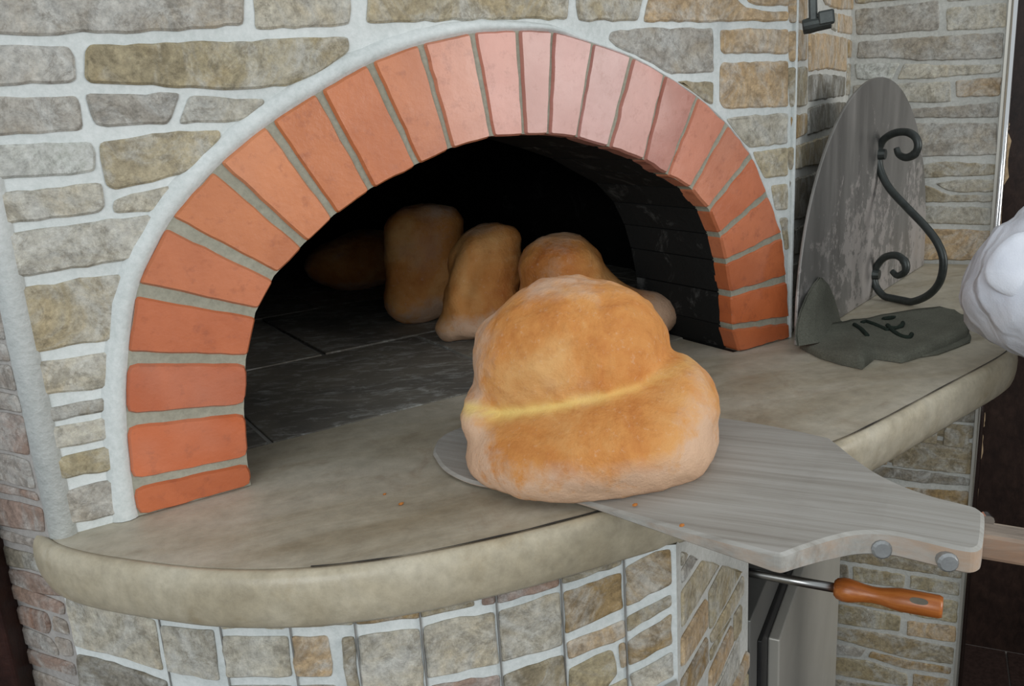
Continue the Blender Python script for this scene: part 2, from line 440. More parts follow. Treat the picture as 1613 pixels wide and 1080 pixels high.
# white bead at the corner beside the oven door
v, f = box_pts(np.array([WXR, 0, 0]), X3, Y3, Z3, -.004, .003, -.007, .002, 0, ZT)
bevel(mk('corner_bead', v, f, MM, wall_front), .002)
v, f = tube([(WXL+.012, .009, .0), (WXL+.012, .009, ZT)], .017, 16)
mk('mortar_bead', v, f, MM, wall_front, smooth=True)

# ------------------------------------------------------------------ brick arch
JO = [(215,803),(207,760),(198,660),(200,562),(215,455),(265,350),(340,263),(422,195),(500,145),(580,100),(660,70),(741,52),(812,48),(867,50),(930,68),(992,90),(1043,118),(1095,152),(1142,195),(1180,245),(1205,305),(1228,370),(1235,438),(1238,503),(1239,533)]
JI = [(397,768),(390,722),(385,642),(388,565),(403,492),(432,435),(478,385),(525,340),(583,298),(655,260),(707,235),(772,216),(822,213),(860,212),(905,217),(955,232),(1010,252),(1047,275),(1085,297),(1113,330),(1130,370),(1140,412),(1148,463),(1150,515),(1160,555)]
GW = [0, 5.5, 7.5, 7, 7.5, 7.5, 7, 6, 5, 5, 4, 4, 2.5, 2.2, 1.8, 3, 2.2, 3, 4.5, 5, 5, 5, 6, 6, 0]      # half joint width, px / 1000 units
BT0 = [(186,94,62),(190,92,58),(188,94,64),(186,96,64),(190,104,72),(196,112,76),(198,116,80),(196,110,72),(190,104,68),(196,112,78),(196,118,88),(186,112,92),(176,112,98),(170,108,96),(178,118,108),(186,120,106),(176,108,92),(192,112,84),(190,110,86),(186,96,66),(188,100,70),(188,96,62),(190,94,58),(188,94,60)]
BT = [(r+2, g+10, b+(2 if i_ < 10 or i_ > 17 else 10)) for i_, (r, g, b) in enumerate(BT0)]
oven_arch = empty('brick_arch', (0, 0, 0), 'round arch of red bricks framing the oven mouth', 'arch')
jo = [np.array(PF.uv(p)) for p in JO]; ji = [np.array(PF.uv(p)) for p in JI]
jo[0][1] = ji[0][1] = jo[-1][1] = ji[-1][1] = 0.001
for i in range(24):
    d0 = jo[i]-ji[i]; d0 = d0/np.linalg.norm(d0); n0 = np.array([d0[1], -d0[0]])
    d1 = jo[i+1]-ji[i+1]; d1 = d1/np.linalg.norm(d1); n1 = np.array([d1[1], -d1[0]])
    g0, g1 = GW[i]*.001, GW[i+1]*.001
    poly = [ji[i]+n0*g0*.75, jo[i]+n0*g0, jo[i+1]-n1*g1, ji[i+1]-n1*g1*.75]
    mid = (poly[0]+poly[3])/2
    rr = math.hypot(mid[0], mid[1]-.05); 
    b = piece('brick', PF, poly, MB, oven_arch, proud=.008+rnd.uniform(-.001, .0015), back=-.03, bev=.003, colr=srgb(*BT[i]),
              rad=.012 if i < 3 else .005, jit=.0008 if i < 15 else .0016, seg=.014)
# grey joint mortar between the bricks
strip = []
for k in range(25):
    strip += [ji[k]+(jo[k]-ji[k])*.01, jo[k]]
ins = [ji[k] + (jo[k]-ji[k])*.012 for k in range(25)]; outs = [jo[k] for k in range(25)]
V = [PF.at(p[0], p[1], .0035) for p in ins]+[PF.at(p[0], p[1], .0035) for p in outs]+[PF.at(p[0], p[1], -.03) for p in ins]
F = [(k, k+1, 25+k+1, 25+k) for k in range(24)]+[(k, k+1, 50+k+1, 50+k) for k in range(24)]
mk('joint_mortar', V, F, MJ, oven_arch)
# white mortar bead running round the outside of the arch
BW = [.030, .030, .027, .026, .026, .026, .024, .024, .024, .022, .020, .018, .014, .010, .005, .004, .003, .003, .003, .003, .003, .003, .003, .003, .003]
oo = smooth_path([np.array([jo[k][0], jo[k][1], BW[k]]) for k in range(25)], 4); nb_ = len(oo)
V = []; cN = []
for i, p in enumerate(oo):
    a = oo[max(i-1, 0)]; c = oo[min(i+1, nb_-1)]; t = (c-a)[:2]; t /= np.linalg.norm(t); nn = np.array([-t[1], t[0]])
    wd = p[2]*rnd.uniform(.92, 1.06)
    for q, h in ((-.002, .002), (.12, .0075), (.35, .010), (.65, .0085), (.9, .003), (1.05, -.002)):
        x = p[:2]+nn*wd*q if q > 0 else p[:2]+nn*q
        V.append(PF.at(x[0], max(x[1], 0), h*(1 if wd > .008 else .45)))
mk('mortar_bead', V, grid_faces(nb_, 6), MM, oven_arch, smooth=True)

# ------------------------------------------------------------------ oven chamber
chamber = empty('oven_chamber', (0, .8, 0), 'soot blackened vaulted oven chamber behind the brick arch', 'oven')
# sooty voussoirs lining the throat of the oven
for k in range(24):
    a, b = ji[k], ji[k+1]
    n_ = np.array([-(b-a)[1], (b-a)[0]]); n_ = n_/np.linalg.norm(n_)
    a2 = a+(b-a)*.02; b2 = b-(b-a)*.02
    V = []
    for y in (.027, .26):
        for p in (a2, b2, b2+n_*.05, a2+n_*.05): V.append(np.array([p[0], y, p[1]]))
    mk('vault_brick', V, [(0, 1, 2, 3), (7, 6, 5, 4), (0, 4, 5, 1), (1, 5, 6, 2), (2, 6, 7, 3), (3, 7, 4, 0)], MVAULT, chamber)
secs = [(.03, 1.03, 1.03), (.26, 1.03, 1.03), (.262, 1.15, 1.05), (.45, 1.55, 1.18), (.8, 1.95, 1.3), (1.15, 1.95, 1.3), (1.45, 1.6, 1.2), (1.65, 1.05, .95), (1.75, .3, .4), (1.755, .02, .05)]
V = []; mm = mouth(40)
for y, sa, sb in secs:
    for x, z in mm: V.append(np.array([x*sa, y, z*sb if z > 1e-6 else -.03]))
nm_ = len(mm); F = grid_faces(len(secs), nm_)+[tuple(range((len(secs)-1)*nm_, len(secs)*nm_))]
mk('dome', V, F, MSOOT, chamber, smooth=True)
# hearth tiles
rows = [(.145, .573), (.580, 1.02), (1.028, 1.6)]
for ri, (ya, yb) in enumerate(rows):
    x = -1.0+(.16, -.05, .11)[ri]
    while x < .98:
        x2 = x+.46
        lim = (.66, .90, .90)[ri]; xa, xb = max(x, -lim), min(x2-.008, lim)
        if xb-xa > .05:
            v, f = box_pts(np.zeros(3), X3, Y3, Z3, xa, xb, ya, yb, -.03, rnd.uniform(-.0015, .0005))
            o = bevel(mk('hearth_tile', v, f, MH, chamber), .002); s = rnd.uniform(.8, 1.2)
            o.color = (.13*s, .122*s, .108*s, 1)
        x = x2
bp_ = [(-.47, .137), (.47, .137), (.68, .40), (.95, .7), (.95, 1.9), (-.95, 1.9), (-.95, .7), (-.68, .40)]
v = [np.array([x, y, -.004]) for x, y in bp_]+[np.array([x, y, -.05]) for x, y in bp_]; f = [tuple(range(8)), tuple(range(8, 16))]+grid_faces(2, 8, True)
mk('hearth_bed', v, f, mat_plain('ash_filled_joint', srgb(150, 148, 142), .9), chamber)

# ------------------------------------------------------------------ counter
KP = [(-.707,.03),(-.697,-.015),(-.668,-.068),(-.617,-.135),(-.560,-.200),(-.495,-.253),(-.430,-.290),(-.360,-.318),(-.270,-.342),(-.190,-.357),(-.106,-.369),(0,-.383),(.12,-.396),(.25,-.401),(.35,-.392),(.47,-.376),(.58,-.361),(.68,-.348),(.76,-.336),(.815,-.322),(.85,-.300)]
K = smooth_path([np.array([x, y, 0.0]) for x, y in KP], 5)
KE = [K[-1]+E1*t for t in (.1, .3, .5, .7, .775)]
K = np.array(list(K)+KE)
def offs(P, d):
    out = []
    for i in range(len(P)):
        t = P[min(i+1, len(P)-1)]-P[max(i-1, 0)]; t = t/np.linalg.norm(t)
        out.append(P[i]+np.array([t[1], -t[0], 0])*d)
    return np.array(out)
counter = empty('stone_counter', (.2, -.1, 0), 'beige stone counter with rounded bullnose edge in front of the oven', 'counter')
cornerW = W0+E1*.838
back = [cornerW, W0, np.array([.46, 0, 0]), np.array([.46, .136, 0]), np.array([-.462, .136, 0]), np.array([-.462, 0, 0]), np.array([-.697, 0.0, 0])]
slab_out = [k*1.0 for k in offs(K, -.0025)]
top = slab_out+back
n = len(top)
V = [p+Z3*0 for p in top]+[p-Z3*.07 for p in top]
mk('slab', V, tess([(p[0], p[1]) for p in top])+[tuple(i+n for i in t) for t in tess([(p[0], p[1]) for p in top])]+grid_faces(2, n, True), MC, counter)
prof = [(-.0022, -.004), (-.0015, -.0006), (.004, -.0003), (.008, -.002), (.0115, -.006), (.014, -.013), (.0152, -.023), (.0146, -.040), (.012, -.055), (.008, -.066), (.004, -.071), (-.004, -.072)]
V = []
for d, z in prof:
    V += list(offs(K, d)+Z3*z)
mk('edge_moulding', V, grid_faces(len(prof), len(K)), ME, counter, smooth=True)
# dark dirt-filled joint between slab and bullnose
jw = [.0004+(.0018*max(0.0, mnoise.noise(Vector((i*.31, 3.3, 0)))+.35) if 22 < i < 58 else (.0016*max(0.0, mnoise.noise(Vector((i*.3, 1, 0)))+.3) if i >= 58 else .0002)) for i in range(len(K))]
A_ = np.array([offs(K, -jw[i]*1.2)[i] for i in range(len(K))]); B_ = np.array([offs(K, jw[i]*.6)[i] for i in range(len(K))])
J0 = 27
mk('dirty_joint', list(A_[J0:]+Z3*.0009)+list(B_[J0:]+Z3*.0009), grid_faces(2, len(K)-J0), mat_plain('black_grime', (.03, .03, .028), .8), counter)

# ------------------------------------------------------------------ curved base under the counter
BK = offs(K, -.012)
def hit(p, P):
    d = ray(p)[:2]; o = CAM[:2]; best = None
    for i in range(len(P)-1):
        a = P[i][:2]; s = P[i+1][:2]-a
        M2 = np.array([[d[0], -s[0]], [d[1], -s[1]]])
        if abs(np.linalg.det(M2)) < 1e-9: continue
        t, v_ = np.linalg.solve(M2, a-o)
        if t > 0 and -1e-6 <= v_ <= 1+1e-6 and (best is None or t < best[0]): best = (t, o+d*t)
    return best[1]
seams = [(247,965),(345,985),(455,985),(557,980),(660,965),(780,940),(882,911),(981,885)]
fp = [np.array([-.70, .004])]+[hit(p, BK) for p in seams]
dW = ray((1065, 868)); tW = ((W0-CAM)@E2)/(dW@E2); fp.append((CAM+dW*tW)[:2])
ZB = -.066
V = [np.array([p[0], p[1], ZB]) for p in fp]+[np.array([p[0], p[1], ZF]) for p in fp]
wall_base = struct(mk('wall_counter_base', V, grid_faces(2, len(fp)), MM), 'faceted stone clad base curving out under the counter')
facets = []
for i in range(len(fp)-1):
    a = np.array([*fp[i], 0.0]); b = np.array([*fp[i+1], 0.0]); ex = (b-a)/np.linalg.norm(b-a)
    facets.append((Plane(a, ex, np.array([ex[1], -ex[0], 0])), np.linalg.norm(b-a)))
BASE = {
 0: [('q', [(104,940),(140,944),(190,960),(245,976),(258,1055),(215,1042),(170,1028),(119,1016)]), ('d', [(122,1029),(180,1042),(264,1072),(268,1120),(130,1120)])],
 1: [('q', [(253,984),(298,989),(337,991),(347,1071),(266,1056)]), ('q', [(268,1082),(350,1090),(352,1120),(270,1120)])],
 2: [('p', [(350,1001),(454,1001),(461,1064),(357,1066)]), ('v', [(347,979),(451,979),(453,987),(349,987)]), ('k', [(360,1079),(462,1079),(464,1120),(362,1120)])],
 3: [('o', [(459,1001),(516,1000),(524,1044),(523,1064),(466,1064)]), ('m', [(538,1003),(558,1001),(571,1120),(550,1120),(547,1078),(541,1049)]), ('v', [(455,979),(556,972),(557,983),(459,987)]), ('k', [(468,1079),(530,1078),(535,1120),(470,1120)])],
 4: [('q', [(564,1001),(660,989),(667,1051),(672,1120),(574,1120),(569,1073)]), ('b', [(559,972),(660,961),(661,973),(561,983)])],
 5: [('q', [(667,986),(700,976),(778,963),(786,1044),(740,1052),(673,1067)]), ('r', [(676,1080),(700,1075),(787,1062),(790,1120),(680,1120)]), ('m', [(662,962),(745,943),(748,953),(700,963),(663,972)]), ('r', [(760,937),(779,932),(780,950),(758,953)])],
 6: [('q', [(785,962),(881,931),(886,1015),(789,1042)]), ('m', [(792,1063),(887,1030),(893,1080),(894,1120),(795,1120)]), ('r', [(782,932),(880,908),(880,922),(783,950)])],
 7: [('b', [(887,932),(978,901),(981,957),(890,998)]), ('o', [(892,1011),(983,975),(985,1002),(895,1038)]), ('v', [(896,1053),(959,1023),(965,1025),(972,1060),(959,1077),(940,1120),(898,1120)]), ('b', [(974,1014),(984,1010),(986,1048),(978,1052)]), ('m', [(884,910),(978,879),(978,888),(885,919)]), ('t', [(950,1084),(988,1066),(990,1120),(945,1120)])],
 8: [('b', [(985,893),(1033,868),(1056,864),(1058,919),(986,955)]), ('m', [(987,971),(1057,935),(1058,953),(987,995)]), ('b', [(988,1010),(1058,965),(1059,1013),(990,1048)]), ('q', [(991,1062),(1059,1025),(1061,1063),(1027,1082),(1000,1098)])],
}
for i, items in BASE.items():
    stones_px(facets[i][0], items, wall_base, back=-.008, rad=.004)
    zlow = facets[i][0].uv(((seams[min(i, 7)][0]), 1128))[1]
    stones_rows(facets[i][0], .004, facets[i][1]-.004, ZF, zlow, wall_base, lmin=.5, lmax=.9, gap=.012, hmin=.07, hmax=.11)
# thin dark seams between the cut panels
for i in range(1, len(fp)-1):
    v, f = box_pts(np.array([*fp[i], 0]), X3, Y3, Z3, -.0004, .0004, -.0036, .002, ZF, ZB)
    mk('panel_seam', v, f, mat_plain('dark_seam', (.24, .235, .22), .9) if i == 1 else bpy.data.materials['dark_seam'], wall_base)
# steel lintel of the ash hatch low on the base
pl8 = facets[8][0]
a = pl8.uv((1024, 1090)); b = pl8.uv((1064, 1066))
v = [pl8.at(u_, z_, h_) for (u_, z_) in (a, b) for z_, h_ in ((z_, .004), (z_-.006, .004), (z_-.006, .014), (z_, .014))]
mk('steel_lintel', v, [(0, 1, 2, 3), (4, 5, 6, 7), (0, 4, 5, 1), (1, 5, 6, 2), (2, 6, 7, 3), (3, 7, 4, 0)], MSTEEL, wall_base)

# ------------------------------------------------------------------ recess wall (behind the oven door, carries on under the counter)
tB = float((np.array([*fp[-1], 0])-W0)@E1); tH = -.345
V = [PW.at(0, 0), PW.at(.838, 0), PW.at(.838, ZT), PW.at(0, ZT), PW.at(tB, ZB), PW.at(tH, ZB), PW.at(tH, ZF), PW.at(tB, ZF),
     PW.at(tH, ZB, -.10), PW.at(tH, ZF, -.10)]
wall_recess = struct(mk('wall_recess', V, [(0, 1, 2, 3), (4, 5, 6, 7), (5, 8, 9, 6)], MMR), 'stone clad recess wall behind the leaning oven door')
RECESS = [
 ('o', [(1250,-20),(1269,-20),(1269,36),(1250,36)]), ('o', [(1249,49),(1269,46),(1269,95),(1249,97)]),
 ('m', [(1248,106),(1269,105),(1269,166),(1248,169)]), ('b', [(1248,183),(1269,178),(1269,210),(1248,220)]),
 ('o', [(1288,-20),(1342,-20),(1343,15),(1320,15),(1300,8)]), ('o', [(1320,21),(1342,27),(1342,55),(1319,51)]),
 ('p', [(1304,17),(1317,21),(1316,50),(1309,46)]), ('o', [(1273,53),(1300,53),(1332,60),(1331,113),(1302,108),(1273,113)]),
 ('b', [(1335,62),(1341,65),(1341,92),(1335,91)]), ('m', [(1334,101),(1340,101),(1340,150),(1332,150)]),
 ('s', [(1273,120),(1291,116),(1330,121),(1329,151),(1273,160)]), ('s', [(1272,171),(1298,162),(1330,161),(1320,197),(1271,213)]),
 ('m', [(1246,232),(1309,211),(1300,256),(1246,268)]), ('s', [(1246,283),(1300,268),(1290,335),(1246,349)]),
 ('s', [(1245,362),(1280,349),(1276,393),(1245,404)]), ('s', [(1245,415),(1290,400),(1290,450),(1245,470)]), ('s', [(1245,482),(1290,462),(1290,490),(1245,520)]),
]
stones_px(PW, RECESS, wall_recess, seg=.03)
stones_rows(PW, .25, .82, .02, .30, wall_recess, tones='gmts')
stones_rows(PW, .01, .83, .69, ZT, wall_recess)
FACET = [
 ('m', [(1072,868),(1081,870),(1072,894)]), ('g', [(1087,873),(1097,879),(1073,920),(1072,897)]),
 ('t', [(1105,882),(1131,889),(1114,920),(1073,989),(1072,932)]), ('v', [(1137,890),(1166,899),(1117,992),(1115,932)]),
 ('o', [(1111,941),(1112,986),(1072,1051),(1072,1004)]), ('t', [(1169,905),(1168,935),(1120,1013),(1117,1001)]),
 ('b', [(1112,1001),(1113,1042),(1090,1088),(1072,1110),(1071,1072)]), ('v', [(1151,971),(1118,1042),(1117,1024)]),
 ('m', [(1166,950),(1165,992),(1154,1012),(1155,968)]), ('o', [(1151,983),(1152,1012),(1125,1075),(1115,1088),(1116,1057)]),
 ('p', [(1163,1000),(1163,1057),(1146,1088),(1120,1098)]),
]
stones_px(PW, FACET, wall_recess, seg=.03)
stones_rows(PW, tB+.01, tH-.005, ZF, PW.uv((1100, 1130))[1]-.08, wall_recess, lmin=.12, lmax=.25)
# service opening; a near-black sheet at its back paints in the shade
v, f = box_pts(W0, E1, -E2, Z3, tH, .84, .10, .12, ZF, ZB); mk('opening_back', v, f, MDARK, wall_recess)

# ------------------------------------------------------------------ right wall
SA, SB = -.214, .163
V = [PR.at(SA, ZF), PR.at(SB, ZF), PR.at(SB, ZT), PR.at(SA, ZT)]+[PR.at(SA, ZF, -.045), PR.at(SB, ZF, -.045), PR.at(SB, ZT, -.045), PR.at(SA, ZT, -.045)]
wall_right = struct(mk('wall_right', V, [(0, 1, 2, 3), (4, 5, 6, 7), (1, 5, 6, 2), (2, 6, 7, 3), (0, 4, 7, 3)], MMR), 'grey grouted stone clad wall ending in a steel edge strip')
RIGHT = [
 ('g', [(1346,-20),(1480,-20),(1478,-5),(1385,3),(1347,6)]), ('g', [(1347,15),(1383,12),(1479,0),(1479,47),(1420,52),(1379,55),(1349,55)]),
 ('p', [(1491,13),(1586,4),(1585,43),(1491,49)]), ('g', [(1490,-20),(1590,-20),(1588,-5),(1492,3)]),
 ('g', [(1352,66),(1420,60),(1582,51),(1579,92),(1455,96),(1416,92),(1349,92)]), ('w', [(1346,100),(1418,99),(1405,125),(1349,125)]),
 ('p', [(1424,100),(1506,103),(1578,101),(1576,114),(1462,124),(1413,125)]), ('g', [(1344,134),(1402,133),(1400,160),(1342,165)]),
 ('p', [(1412,132),(1497,128),(1499,160),(1471,162),(1412,160)]), ('o', [(1505,127),(1579,121),(1575,151),(1506,153)]),
 ('g', [(1400,171),(1439,171),(1506,167),(1573,160),(1573,185),(1400,186)]), ('g', [(1390,195),(1446,194),(1571,193),(1571,244),(1390,248)]),
 ('m', [(1390,258),(1457,259),(1489,254),(1571,259),(1570,274),(1533,277),(1458,280),(1390,280)]), ('p', [(1473,289),(1507,283),(1569,282),(1566,302),(1511,303),(1493,300)]),
 ('m', [(1390,290),(1459,292),(1471,296),(1498,307),(1566,308),(1563,318),(1390,318)]), ('p', [(1390,324),(1461,324),(1563,327),(1562,354),(1390,350)]),
 ('o', [(1390,358),(1464,360),(1561,363),(1558,410),(1390,408)]),
 ('d', [(1480,648),(1541,628),(1536,666),(1490,662)]), ('m', [(1440,680),(1498,667),(1534,670),(1532,691),(1501,690)]),
 ('m', [(1380,722),(1420,690),(1457,692),(1532,697),(1530,747),(1479,741),(1423,733)]), ('d', [(1350,730),(1384,734),(1479,745),(1529,754),(1527,765),(1445,759),(1350,745)]),
 ('b', [(1400,764),(1451,769),(1526,773),(1524,800),(1400,785)]),
 ('m', [(1312,855),(1520,885),(1514,911),(1420,896),(1312,880)]), ('d', [(1308,887),(1335,889),(1337,913),(1307,910)]),
 ('v', [(1343,891),(1426,905),(1424,926),(1343,914)]), ('v', [(1434,905),(1512,918),(1511,938),(1433,926)]),
 ('v', [(1432,935),(1510,947),(1507,981),(1432,968)]), ('b', [(1308,918),(1424,936),(1424,965),(1308,943)]),
 ('v', [(1307,949),(1348,955),(1419,970),(1417,994),(1364,988),(1307,979)]), ('o', [(1429,977),(1506,986),(1505,1011),(1428,1000)]),
 ('m', [(1312,986),(1400,998),(1503,1020),(1501,1046),(1426,1035),(1369,1020),(1312,1004)]), ('g', [(1307,1012),(1364,1022),(1356,1034),(1307,1027)]),
 ('b', [(1372,1025),(1429,1039),(1499,1051),(1497,1061),(1426,1052),(1367,1034)]), ('v', [(1312,1034),(1364,1039),(1429,1061),(1430,1080),(1374,1072),(1313,1061)]),
 ('b', [(1438,1060),(1497,1070),(1495,1105),(1437,1095)]), ('m', [(1312,1069),(1426,1085),(1426,1110),(1312,1100)]),
]
stones_px(PR, RIGHT, wall_right)
stones_rows(PR, SA+.01, SB-.02, .665, ZT, wall_right)
stones_rows(PR, SA+.01, SB-.02, -.60, -.45, wall_right, tones='vmb')
v, f = tube([PR.at(SB-.002, ZF, .004), PR.at(SB-.002, ZT, .004)], .0085, 14); mk('steel_edge_strip', v, f, MCHROME, wall_right, smooth=True)
v, f = box_pts(R0, E2, -E1, Z3, SB-.016, SB-.009, -.002, .0075, ZF, ZT); mk('steel_edge_lip', v, f, MSTEEL, wall_right)
MCHIP = mat_plain('raw_tile_edge', srgb(176, 152, 122), .9, 0, .1, .3, 60, .6)
for (za, zb, wd) in ((.20, .335, .017), (.335, .36, .011), (.06, .19, .009), (.40, .44, .008), (-.56, -.47, .012), (-.75, -.62, .008), (-.46, -.41, .010), (.50, .58, .007)):
    nseg = 7; V = []
    for i in range(nseg):
        z_ = za+(zb-za)*i/(nseg-1); e = wd*(rnd.uniform(.6, 1.0) if 0 < i < nseg-1 else .35)
        for s_, h_ in ((SB-.004, -.014), (SB+e, -.014), (SB+e*.9, -.038), (SB-.004, -.038)): V.append(PR.at(s_, z_, h_))
    mk('broken_tile_edge', V, grid_faces(nseg, 4, True)+[(0, 1, 2, 3), tuple(range(4*nseg-4, 4*nseg))], MCHIP, wall_right)

# ------------------------------------------------------------------ left side wall
V = [PL.at(0, ZF), PL.at(1.2, ZF), PL.at(1.2, ZT), PL.at(0, ZT)]
wall_left = struct(mk('wall_left', V, [(0, 1, 2, 3)], MML), 'dusty pinkish stone clad side wall of the oven')
LEFT = [
 ('k', [(-40,470),(0,480),(10,536),(-40,527)]), ('k', [(-40,534),(10,541),(18,570),(-40,561)]), ('k', [(-40,568),(18,575),(28,616),(-40,604)]),
 ('k', [(-40,612),(29,622),(38,650),(-40,637)]), ('r', [(-40,644),(38,655),(48,717),(0,707),(-40,698)]), ('k', [(-40,706),(20,716),(47,725),(58,770),(-40,746)]),
 ('r', [(-40,753),(58,775),(64,789),(-40,764)]), ('r', [(-40,777),(30,790),(68,800),(72,838),(0,826),(-40,815)]),
 ('k', [(-40,822),(0,833),(66,851),(70,868),(0,846),(-40,835)]), ('d', [(-40,844),(0,856),(75,880),(80,905),(0,886),(-40,874)]),
 ('r', [(-10,888),(62,905),(80,915),(98,928),(100,938),(55,932),(25,920),(-10,903)]), ('r', [(-12,907),(30,922),(102,949),(104,968),(75,959),(-12,930)]),
 ('b', [(25,955),(35,953),(75,964),(82,985),(78,998),(22,976)]), ('k', [(84,968),(106,977),(111,1000),(86,992)]),
 ('k', [(-10,968),(24,982),(80,1003),(92,1020),(94,1033),(38,1012),(-10,994)]), ('k', [(86,1001),(113,1008),(117,1033),(99,1032)]),
 ('r', [(-10,1001),(40,1018),(118,1044),(122,1064),(42,1040),(-10,1024)]), ('k', [(-10,1034),(44,1050),(80,1063),(124,1080),(128,1110),(-10,1075)]),
]
stones_px(PL, LEFT, wall_left, seg=.025)
for o in wall_left.children:
    if o.color[0] > o.color[2]*1.9: o.color = (*srgb(148, 116, 100), 1)
stones_rows(PL, .15, 1.18, -.35, .40, wall_left, tones='krk')
stones_rows(PL, .01, 1.18, .42, ZT, wall_left, tones='krk')
stones_rows(PL, .02, 1.18, ZF, -.36, wall_left, tones='krk')

# ------------------------------------------------------------------ dark wall and floor beyond
MBW = mat_wood('dark_wenge_panel', 0, srgb(26, 17, 14), srgb(42, 29, 24), srgb(58, 42, 35), rough=.45, sc=.5)
P1 = on_z((1518, 1013), ZF); P2 = on_z((1613, 1030), ZF); dB = (P2-P1)/np.linalg.norm(P2-P1)
V = [P1-dB*1.2, P1+dB*3.2, P1+dB*3.2+Z3*2.8, P1-dB*1.2+Z3*2.8]
struct(mk('wall_back', V, [(0, 1, 2, 3)], MBW), 'dark brown wood grained wall beyond the steel edged stone wall')
MFL = mat_plain('dark_floor_tile', srgb(46, 34, 30), .8, 0, .08, .4, 90, .1)
V = [np.array([x, y, ZF-.006]) for x, y in ((-4.5, -5.5), (4.5, -5.5), (4.5, 3), (-4.5, 3))]
floor = struct(mk('floor', V, [(0, 1, 2, 3)], mat_plain('floor_grout', srgb(88, 80, 74), .9)), 'dark brown tiled floor', 'floor')
g0 = on_z((1586.5, 1040), ZF); nB = np.array([dB[1], -dB[0], 0]); nB = -nB if nB[0] > 0 else nB
ts = .42
me0 = None
for i in range(-5, 5):
    for j in range(0, 6):
        o_ = g0+dB*(ts*i)+nB*(ts*j)-nB*(((g0-P1)@nB))
        if me0 is None:
            v, f = box_pts(np.zeros(3), dB, nB, Z3, .003, ts-.003, .003, ts-.003, -.012, 0)
            t0 = mk('floor_tile', [x+o_ for x in v], f, MFL, floor); me0 = t0.data; base_ = o_
        else:
            t1 = t0.copy(); col.objects.link(t1); t1.location = t0.location+Vector((o_-base_)*U)
# ------------------------------------------------------------------ dark post at the left
pp = CAM+ray((26, 1080))*1.15
v, f = box_pts(np.array([pp[0], pp[1], 0]), r0, np.array([fw[0], fw[1], 0])/math.hypot(fw[0], fw[1]), Z3, -.0165, .0165, -.02, .02, ZF, .25)
po = bevel(mk('wooden_post', v, f, mat_wood('dark_mahogany', 0, srgb(28, 14, 12), srgb(44, 24, 20), srgb(58, 34, 28), rough=.4), origin=(pp[0], pp[1], ZF)), .004)
tag(po, 'dark brown wooden post standing beside the pinkish side wall', 'post')

# ------------------------------------------------------------------ steel cabinet under the counter
cab = empty('steel_cabinet', PW.at(.1, ZF), 'grey steel cabinet in the dark opening under the counter', 'cabinet')
def wbox(name, t0_, t1_, z0_, z1_, h0, h1, mat, par, bv=.002):
    v, f = box_pts(W0, E1, E2, Z3, t0_, t1_, h0, h1, z0_, z1_); return bevel(mk(name, v, f, mat, par), bv)
wbox('body', -.343, .80, ZF+.01, -.428, -.095, .004, mat_plain('satin_grey_steel', srgb(140, 140, 136), .5, .8, .5, .1, 6, .05), cab)
wbox('door_gasket', -.283, .78, ZF+.03, -.505, .004, .012, MBLACK, cab)
dr = wbox('door', -.222, .76, ZF+.04, -.535, .012, .034, MSTEEL, cab, .003)

# ------------------------------------------------------------------ damper rod with turned wooden handle
ps = on_plane((1190, 903), W0, E2)
rod = empty('damper_rod', ps, 'steel rod with turned orange wooden handle sticking out below the peel', 'rod')
v, f = tube([ps-E2*.05, ps+E2*.01, ps+E2*.06, ps+E2*.14], .0085, 14); mk('steel_shaft', v, f, mat_plain('satin_rod_steel', srgb(170, 170, 168), .3, 1.0, .5, .05, 8, .05), rod, smooth=True)
hp = [(.134, .008), (.1345, .013), (.139, .0175), (.149, .0205), (.158, .0205), (.168, .0185), (.182, .0155), (.196, .014), (.21, .0145), (.226, .0175), (.240, .0195), (.262, .0195), (.298, .019), (.3035, .0165), (.304, .004)]
v, f = tube([ps+E2*t for t, r in hp], [r for t, r in hp], 24)
hd = mk('wooden_handle', v, f, None, rod, smooth=True)
MHND = mat_wood('varnished_handle_wood', math.atan2(E2[1], E2[0])*-1, srgb(122, 62, 26), srgb(178, 102, 46), srgb(202, 130, 66), rough=.28, sc=1.2, spec=.5); hd.data.materials.append(MHND)
side = -ray((1430, 950)); side = side-E2*(side@E2); side /= np.linalg.norm(side)
vv = np.cross(E2, side); sl = []
for t in np.linspace(0, 2*math.pi, 20, endpoint=False):
    sl.append((.268+.014*math.copysign(abs(math.cos(t))**.7, math.cos(t)), .0052*math.sin(t)))
V = [ps+E2*a+vv*(b-.003)+side*.0197 for a, b in sl]+[ps+E2*a+vv*(b-.003)+side*.012 for a, b in sl]
mk('slot', V, grid_faces(2, 20, True)+[tuple(range(20))], mat_plain('dull_slot_steel', srgb(92, 86, 74), .5, .4), hd)  # slot filled nearly flush in an even dull grey-brown

